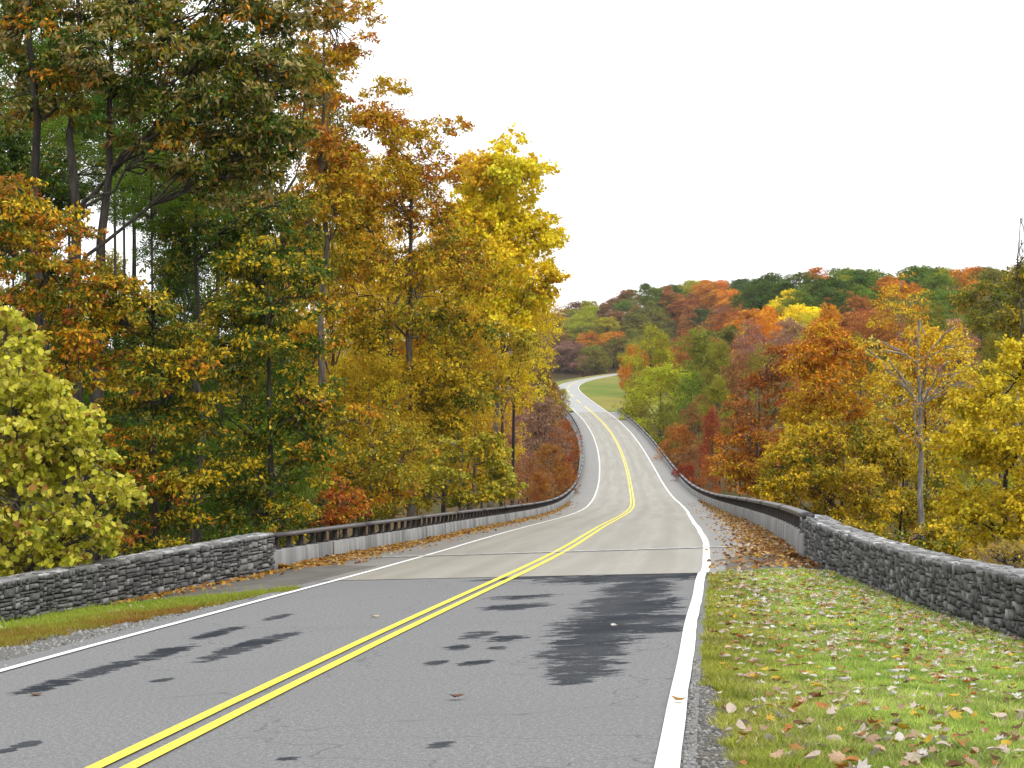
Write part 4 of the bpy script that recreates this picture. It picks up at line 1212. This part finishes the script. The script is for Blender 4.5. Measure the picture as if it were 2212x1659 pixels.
def spot(x, ytop, Y, w, h, ckey, zone, pool=None, label=None, group=None, var=None):
    """crown seen centred on x with its top at ytop, w wide and h tall (survey units)"""
    m = Y / F
    place((x - CX) * m, Y, -(ytop - HY) * m, w * m / 2, h * m, ckey, zone, pool or MID, R_.randrange(99) if var is None else var, label, group)

Zl = 'just left of the bridge'
for a in [(1178, 862, 250, 140, 170, 'mauve'), (1120, 885, 262, 110, 150, 'mauve'), (1215, 905, 285, 75, 130, 'rust'), (1090, 900, 225, 110, 170, 'mauve'), (1190, 960, 215, 90, 150, 'rust'), (1140, 985, 200, 100, 140, 'brown'),
          (1225, 985, 262, 50, 110, 'red'), (1222, 1000, 232, 60, 100, 'rust'), (1165, 1020, 185, 70, 110, 'rust')]:
    spot(*a, Zl)
Zf = 'near the far left bridge end'
for a in [(1105, 785, 360, 90, 130, 'rust'), (1165, 790, 400, 90, 120, 'brown'), (1200, 830, 440, 50, 90, 'brown'), (1130, 820, 330, 80, 120, 'rust')]:
    spot(*a, Zf)
spot(1188, 818, 430, 44, 80, 'gold', Zf)
spot(1216, 838, 492, 26, 62, 'ygreen', Zf, label='small yellow-green tree beside the far left end of the bridge', group='lone trees by the far bridge end')
Zm = 'near the far right bridge end'
for a in [(1372, 742, 590, 62, 120, 'orange'), (1405, 698, 545, 112, 165, 'ygreen'), (1505, 712, 480, 150, 190, 'olive'), (1428, 790, 452, 165, 175, 'ygreen'), (1375, 810, 470, 80, 130, 'olive'), (1555, 740, 440, 100, 170, 'olive'),
          (1495, 800, 420, 110, 170, 'green'), (1465, 915, 305, 90, 110, 'rust'), (1510, 850, 330, 80, 150, 'brown'), (1500, 960, 270, 70, 110, 'brown'), (1540, 880, 250, 60, 150, 'red'), (1550, 810, 300, 90, 170, 'olive'),
          (1440, 870, 400, 80, 110, 'olive'), (1352, 770, 620, 40, 95, 'orange'), (1600, 760, 330, 110, 170, 'brown'), (1660, 740, 300, 110, 180, 'olive'), (1480, 1000, 240, 60, 90, 'red'), (1530, 985, 215, 60, 110, 'rust')]:
    spot(*a, Zm)
Zr = 'deep in the right wood'
for a in [(1760, 700, 240, 130, 230, 'rust'), (1860, 720, 260, 130, 230, 'olive'), (1960, 700, 280, 140, 240, 'mauve'), (2070, 690, 240, 140, 240, 'mauve'), (2160, 720, 220, 130, 260, 'olive'), (2240, 700, 230, 130, 260, 'gold'), (1900, 660, 380, 120, 170, 'rust'), (2020, 650, 400, 120, 170, 'olive'),
          (2120, 640, 420, 130, 170, 'olive'), (2210, 650, 400, 120, 170, 'olive'), (1700, 690, 420, 110, 160, 'mauve'), (1790, 660, 460, 120, 160, 'orange'), (1620, 690, 470, 100, 150, 'mauve'), (1650, 660, 520, 100, 150, 'orange'), (1700, 900, 170, 130, 200, 'gold'), (1960, 900, 150, 150, 250, 'gold'), (2110, 900, 130, 170, 280, 'ygreen'), (1640, 1000, 190, 90, 120, 'orange')]:
    spot(*a, Zr)
Zd = 'deep in the left wood'
for a in [(-40, 560, 95, 240, 420, 'olive'), (90, 540, 105, 260, 460, 'green'), (230, 545, 110, 250, 460, 'olive'), (380, 530, 100, 240, 460, 'dgreen'), (520, 480, 112, 260, 500, 'olive'), (650, 430, 118, 260, 560, 'gold'), (780, 480, 125, 260, 520, 'gold'), (900, 560, 135, 260, 460, 'olive'),
          (200, 800, 80, 300, 380, 'dgreen'), (420, 820, 78, 300, 360, 'dgreen'), (610, 830, 84, 280, 340, 'dgreen'), (20, 850, 72, 300, 360, 'dgreen'), (780, 880, 110, 260, 260, 'olive'), (960, 780, 150, 200, 300, 'gold'), (1040, 800, 190, 180, 260, 'gold'),
          (470, 40, 88, 330, 520, 'olive'), (610, 60, 96, 300, 600, 'olive'), (290, -60, 92, 330, 420, 'green'), (60, -60, 84, 300, 400, 'green'), (720, 300, 110, 240, 520, 'gold'), (840, 330, 122, 260, 560, 'gold'), (960, 470, 140, 220, 420, 'gold'), (1085, 560, 172, 230, 330, 'yellow'), (1015, 400, 178, 200, 420, 'yellow'), (1110, 420, 176, 180, 300, 'yellow'), (480, 620, 66, 330, 420, 'dgreen'), (300, 640, 68, 300, 420, 'dgreen'), (60, 190, 76, 260, 260, 'green'), (250, 190, 80, 260, 220, 'dgreen'), (30, 330, 70, 200, 260, 'dgreen'), (270, 280, 73, 230, 180, 'dgreen'), (330, 330, 62, 220, 170, 'green'), (150, 60, 90, 260, 260, 'olive'), (400, 380, 70, 220, 240, 'dgreen'), (420, 230, 74, 260, 300, 'dgreen'), (100, 620, 60, 300, 420, 'green'), (330, 900, 58, 300, 260, 'dgreen'), (560, 900, 60, 300, 250, 'green'), (800, 760, 92, 260, 340, 'gold'), (960, 640, 120, 240, 380, 'gold')]:
    spot(*a, Zd, NEARF)

Zs = 'on the slope below the right wall'
for (X, Y, H, Rr, ck) in [(14, 52, 4.5, 3.2, 'olive'), (19, 60, 5.5, 3.8, 'gold'), (25, 68, 7, 4.5, 'ygreen'), (14, 66, 5, 3.4, 'gold'), (21, 80, 6, 4, 'olive'), (31, 84, 9, 5, 'gold'), (26, 100, 7, 4.4, 'orange'), (36, 108, 9, 5, 'olive'), (18, 98, 6, 4, 'olive')]:
    place(X, Y, float(ground_z(X, Y)) + H, Rr, H * .95, ck, Zs, NEARF, R_.randrange(99))

# --- wooded hillsides
PATCH = [(1200, 700, 'brown'), (1262, 690, 'ygreen'), (1285, 720, 'orange'), (1230, 760, 'mauve'), (1300, 760, 'olive'), (1200, 740, 'brown'), (1310, 690, 'ygreen'), (1330, 660, 'brown'), (1390, 640, 'green'), (1400, 690, 'olive'), (1250, 730, 'rust'), (1180, 680, 'mauve'), (1215, 670, 'brown'),
         (1440, 615, 'dgreen'), (1480, 615, 'ygreen'), (1470, 650, 'rust'), (1530, 640, 'orange'), (1520, 662, 'dgreen'), (1560, 630, 'orange'), (1600, 640, 'dgreen'), (1560, 690, 'mauve'), (1500, 700, 'rust'), (1640, 660, 'orange'), (1660, 700, 'gold'), (1600, 670, 'rust'),
         (1700, 600, 'dgreen'), (1760, 580, 'orange'), (1800, 580, 'green'), (1850, 570, 'green'), (1780, 610, 'dgreen'), (1850, 610, 'dgreen'), (1820, 595, 'ygreen'), (1900, 590, 'green'), (1720, 650, 'yellow'), (1790, 660, 'orange'), (1830, 650, 'rust'), (1880, 640, 'green'), (1950, 590, 'dgreen'), (1940, 620, 'orange'),
         (1960, 660, 'olive'), (2000, 570, 'green'), (2060, 600, 'ygreen'), (2090, 590, 'orange'), (2050, 630, 'green'), (2040, 570, 'rust'), (2130, 580, 'olive'), (2180, 570, 'olive'), (2200, 600, 'olive'), (1880, 700, 'rust'), (1690, 720, 'mauve'), (1580, 740, 'olive'), (1740, 620, 'green'), (1660, 610, 'dgreen')]
PX = np.array([(a, b) for a, b, c in PATCH], float)
cand = []
rh = np.random.default_rng(77)
for Y in np.arange(560, 1200, 20.):
    for X in np.arange((1340 - CX) / F * Y, (2290 - CX) / F * Y, 15.):
        cand.append((X + rh.normal(0, 3.2), Y + rh.normal(0, 4)))
for Y in np.arange(1215, 1440, 17.):
    for X in np.arange((1120 - CX) / F * Y, (1640 - CX) / F * Y, 14.):
        cand.append((X + rh.normal(0, 4), Y + rh.normal(0, 5)))
hill = []
for X, Y in cand:
    off = X - xc(Y)
    if Y < 1245 and -9 < off < (24 if Y < 640 else 16): continue
    if Y < 1190 and CX + (X - 9) / Y * F < 1346: continue
    gz = float(ground_z(X, Y)); H = rh.uniform(12, 17) * (1.0 if Y < 1100 else 1.1)
    zt = gz + H
    x, y = CX + X / Y * F, HY - zt / Y * F
    if not (1150 < x < 2250) or y > 790 or (x > 1690 and y > 690) or (x > 1560 and y > 735): continue
    hill.append((X, Y, zt, x, y))
# keep the ones whose crowns can be seen: anything hidden well below nearer tops is left out
hill.sort(key=lambda h: h[1])
horizon = np.full(2400, 2000.0); keep = []
for (X, Y, zt, x, y) in hill:
    w = 5.5 / Y * F; a, b = int(max(0, x - w)), int(min(2399, x + w))
    if b <= a: continue
    if (horizon[a:b] - y).mean() > 3.0 and (horizon[a:b] - y > 0).mean() > .25:
        keep.append((X, Y, zt, x, y)); q_ = y + 5
        horizon[a:b] = np.minimum(horizon[a:b], q_)
for (X, Y, zt, x, y) in keep:
    i = ((PX - (x + rh.normal(0, 12), y + 8 + rh.normal(0, 7))) ** 2).sum(1).argmin()
    zone = 'on the hill crest' if y < 625 else 'on the lower hillside' if Y < 1100 else 'behind the far bend'
    ck = PATCH[i][2]
    pool = SPARSE if (ck in ('mauve', 'brown') and rh.random() < .35) else FAR
    place(X, Y, zt, rh.uniform(6.6, 9.8) * (1.1 if Y > 1100 else 1), rh.uniform(13, 17), ck, zone, pool, int(rh.integers(99)))
print('hill trees', len(keep), 'of', len(hill))

ORD = ['first', 'second', 'third', 'fourth', 'fifth', 'sixth', 'seventh', 'eighth', 'ninth', 'tenth', 'eleventh', 'twelfth', 'thirteenth', 'fourteenth', 'fifteenth', 'sixteenth', 'seventeenth', 'eighteenth', 'nineteenth', 'twentieth'] + ['twenty-' + w for w in ('first', 'second', 'third', 'fourth', 'fifth', 'sixth', 'seventh', 'eighth', 'ninth')] + ['thirtieth'] + ['thirty-' + w for w in ('first', 'second', 'third', 'fourth', 'fifth', 'sixth', 'seventh', 'eighth', 'ninth')]
byk = {}
for q_ in FARLIST: byk.setdefault((q_[2], q_[3]), []).append(q_)
for (nm, zone), lst in byk.items():
    lst.sort(key=lambda q: q[1])
    if len(lst) > 1:
        for i, q_ in enumerate(lst[:39]): q_[0]['label'] = f'{nm} tree {zone}, {ORD[i]} of its colour from left'
print('TRIS', sum(sum(len(p.vertices) - 2 for p in []) or len(m.loops) - 2 * len(m.polygons) for m in bpy.data.meshes))

# ------------------------------------------------------------------ fallen leaves
def leaf_mesh(seed, kind):
    """curled broad leaf: outline around a midrib, cupped, 1 m nominal length"""
    r = np.random.default_rng(seed)
    if kind == 'lobed':
        a = np.array([0, 18, 38, 58, 78, 100, 122, 150, 180, 210, 238, 260, 282, 302, 322, 342]) * math.pi / 180
        q = np.array([.55, .34, .52, .36, .5, .30, .42, .26, .22, .26, .42, .30, .5, .36, .52, .34])
    else:
        a = np.linspace(0, 2 * math.pi, 13)[:-1]
        q = .5 / np.sqrt(np.cos(a) ** 2 + (np.sin(a) / .58) ** 2)
    q = q * (1 + r.normal(0, .06, len(q)))
    x, y = q * np.cos(a), q * np.sin(a)
    c1, c2, tw = r.uniform(.5, 1.8), r.uniform(-.5, .9), r.normal(0, .5)
    def lift(x, y): return c1 * y * y + c2 * x * x + tw * x * y
    V = [(xx, yy, lift(xx, yy)) for xx, yy in zip(x, y)] + [(xx * .5, yy * .5, lift(xx * .5, yy * .5) + r.normal(0, .02)) for xx, yy in zip(x, y)] + [(0, 0, 0)]
    n = len(x)
    f4 = [(i, (i + 1) % n, n + (i + 1) % n, n + i) for i in range(n)]; f3 = [(n + i, n + (i + 1) % n, 2 * n) for i in range(n)]
    # stalk
    b = len(V); V += [(-.2, .012, 0), (-.2, -.012, 0), (-.62, 0, .10)]; f3.append((b, b + 1, b + 2))
    return np_mesh('fallen_leaf', V, [np.array(f4), np.array(f3)], None, M_FALLEN)
LFS = [leaf_mesh(300 + i, 'lobed' if i % 2 else 'oval') for i in range(12)]
LC = [('pale cream', (.62, .53, .45), 4.0), ('pinkish tan', (.50, .33, .23), 3.2), ('grey-white', (.66, .63, .60), 2.0), ('orange-brown', (.40, .165, .045), 2.6), ('dark brown', (.13, .055, .022), 1.6), ('golden yellow', (.60, .40, .04), 1.6)]
rl = np.random.default_rng(88)
pts = []
for _ in range(26000):
    Y = rl.uniform(11.5, 42); t = rl.uniform(.04, .98)
    if not in_right(Y, t, 0): continue
    # thicker towards the foreground and the bridge corner, thinner along the road edge
    dens = .50 + .8 * hash_noise(np.array(t * 5), np.array(Y), .9, 61) ; dens *= np.clip(t / .16, .12, 1)
    if rl.random() > dens: continue
    p = verge_r(np.array(Y), np.array(t)); x = CX + p[0] / p[1] * F
    if x > 2240 or x < 1400: continue
    if any((p[0] - q[0]) ** 2 + (p[1] - q[1]) ** 2 < .06 ** 2 for q, _ in pts[-60:]): continue
    pts.append((p, 'verge'))
    if len(pts) >= 2400: break
nright = len(pts)
for _ in range(260):
    Y = rl.uniform(24, 43); t = rl.uniform(.2, .95)
    if not in_left(Y, t): continue
    pts.append((verge_l(np.array(Y), np.array(t)), 'left'))
pts.sort(key=lambda q: q[0][1] - (30 if q[1] == 'left' and rl.random() < .25 else 0))
rest = Geo(); restcol = []
w_ = np.array([c[2] for c in LC]); w_ = w_ / w_.sum()
def leaf_xf(o, p, s):
    o.location = Vector(p) + Vector((0, 0, .036 + rl.random() * .026)); o.scale = (s, s, s)
    o.rotation_euler = (rl.normal(0, .35), rl.normal(0, .35), rl.random() * 6.28)
    if rl.random() < .3: o.rotation_euler[0] += math.pi
for i, (p, where) in enumerate(pts):
    ci = rl.choice(len(LC), p=w_); nm, col, _ = LC[ci]; s = rl.uniform(.06, .135)
    if i < 300:
        o = link('fallen_leaf', LFS[int(rl.integers(12))]); leaf_xf(o, p, s)
        o.color = (*(np.array(col) * rl.uniform(.75, 1.2)), 1)
        wh = 'in the grass of the right verge' if where == 'verge' else 'on the left verge below the stone wall'
        tag(o, f'{nm} curled fallen leaf lying {wh}', 'leaf', f'{nm} fallen leaves {wh}')
    else:
        me = LFS[int(rl.integers(12))]; V = np.empty(len(me.vertices) * 3, np.float32); me.vertices.foreach_get('co', V); V = V.reshape(-1, 3) * s
        a = rl.random() * 6.28; V = np.stack([V[:, 0] * math.cos(a) - V[:, 1] * math.sin(a), V[:, 0] * math.sin(a) + V[:, 1] * math.cos(a), V[:, 2]], 1)
        rest.add(V + p + (0, 0, .046), np.array([q.vertices[:] for q in me.polygons if len(q.vertices) == 4]), np.array([q.vertices[:] for q in me.polygons if len(q.vertices) == 3]))
        restcol += [np.array(col) * rl.uniform(.75, 1.2)] * len(V)
me = rest.mesh('fallen_leaves', M_LEAF); set_attr(me, 'leafcol', np.array(restcol))
tag(link('fallen_leaves', me), 'scattered fallen leaves farther up the grass verges', 'leaves', kind='stuff')

# drifts of leaves against the kerbs
def drift(side, n, seed, label):
    r = np.random.default_rng(seed)
    ya, yb = (48.0, 190) if side < 0 else (42.5, 170)
    Y = ya + (yb - ya) * r.random(n) ** 2.0
    d = np.abs(r.normal(0, 1, n)) * (np.interp(Y, [44, 60, 120, 190], [.34, .30, .26, .15]) if side < 0 else np.interp(Y, [38, 50, 75, 120, 170], [.5, .5, .36, .22, .12]))
    st = r.random(n) < .05; d[st] = r.random(st.sum()) * 1.4
    off = (OLf(Y) + .05 + d) if side < 0 else (OR - .05 - d)
    P = rp(Y, off, .012)
    pile = (np.clip(1 - d / .45, 0, 1) * .10 * (.4 + hash_noise(Y, Y * 0, 1.7, seed)) * np.interp(Y, [40, 120, 190], [1, .7, .2]))
    P[:, 2] += r.random(n) * pile + .012
    # the slab corners in front of the kerbs
    nc = 700
    if side < 0: Yc = r.uniform(42.5, 48.2, nc); Tc = 1 - np.abs(r.normal(0, .16, nc)); ok = ~in_left(Yc - .6, Tc) & (Tc > 0); Pc = verge_l(Yc, np.clip(Tc, 0, 1))
    else: Yc = r.uniform(37.2, 42.6, nc); Tc = 1 - np.abs(r.normal(0, .38, nc)); ok = ~in_right(Yc - .5, np.clip(Tc, 0, 1), 0) & (Tc > 0); Pc = verge_r(Yc, np.clip(Tc, 0, 1))
    Pc[:, 2] += .03 + r.random(nc) * .02
    P = np.concatenate([P, Pc[ok]]); n = len(P)
    u = r.normal(0, 1, (n, 3)); u[:, 2] *= .35; u /= np.linalg.norm(u, axis=1)[:, None]
    nn = r.normal(0, .35, (n, 3)); nn[:, 2] += 1; nn -= (nn * u).sum(1)[:, None] * u; nn /= np.linalg.norm(nn, axis=1)[:, None]
    v = np.cross(nn, u); L = r.uniform(.06, .14, n)
    T = np.array([(-.5, 0, 0), (-.1, .36, .16), (.2, .32, .14), (.55, 0, .05), (.2, -.32, .14), (-.1, -.36, .16)]); Q = np.array([(0, 3, 2, 1), (0, 5, 4, 3)])
    V = P[:, None] + L[:, None, None] * (T[None, :, 0:1] * u[:, None] + T[None, :, 1:2] * v[:, None] + T[None, :, 2:3] * nn[:, None])
    cols = np.array([(.40, .18, .03), (.50, .30, .03), (.26, .10, .03), (.52, .36, .16), (.36, .22, .05), (.14, .06, .02), (.55, .42, .28)])
    pr = np.array([2.4, 2.2, 2, 1.0, 1.5, 1, .6]) if side < 0 else np.array([1.8, .8, 2.4, 1.3, 1, 1.2, 1.3]); pr /= pr.sum()
    c = cols[r.choice(7, n, p=pr)] * r.uniform(.7, 1.25, (n, 1))
    me = np_mesh('leaf_litter', V.reshape(-1, 3), (Q[None] + np.arange(n)[:, None, None] * 6).reshape(-1, 4), {'leafcol': np.repeat(c, 6, 0)}, M_LEAF)
    tag(link('leaf_litter', me), label, 'leaves', kind='stuff')
drift(-1, 11000, 71, 'drift of brown and gold leaves along the left bridge kerb')
drift(1, 6500, 72, 'drift of brown leaves along the right bridge kerb')

# stray leaves on the asphalt
for (x, y, nm, col) in [(808, 1336, 'pale cream', (.6, .5, .36)), (1328, 1356, 'grey-white', (.62, .6, .57)), (985, 1511, 'dark brown', (.12, .06, .03)), (1467, 1518, 'dark orange', (.35, .18, .03)), (75, 1507, 'brown', (.16, .08, .05))]:
    Ys = np.linspace(10, 60, 4000); X = (x - CX) / F * Ys; z = zc(Ys) + bank(Ys) * (X - xc(Ys))
    i = np.abs(HY - z / Ys * F - y).argmin()
    o = link('fallen_leaf', LFS[0]); o.location = (X[i], Ys[i], z[i] + .014); o.scale = (.15, .15, .12); o.rotation_euler = (0, 0, rl.random() * 6); o.color = (*col, 1)
    tag(o, f'single {nm} leaf lying on the ' + ('right white line' if nm == 'dark orange' else 'foreground asphalt'), 'leaf')

# ------------------------------------------------------------------ thin valley haze
def haze():
    q = Geo(); q.box((0, 1700, 8), 2000, 3800, 144)
    k = Nodes('thin_haze')
    pv = k.n('VolumePrincipled'); pv.inputs['Color'].default_value = (.93, .95, 1, 1); pv.inputs['Density'].default_value = HAZE
    k.l(pv.outputs[0], k.out.inputs['Volume'])
    o = link('haze', q.mesh('haze', k.m)); tag(o, 'thin pale haze in the valley air', 'haze', kind='stuff')
    scene.cycles.volume_bounces = 0
HAZE = .00004
haze()
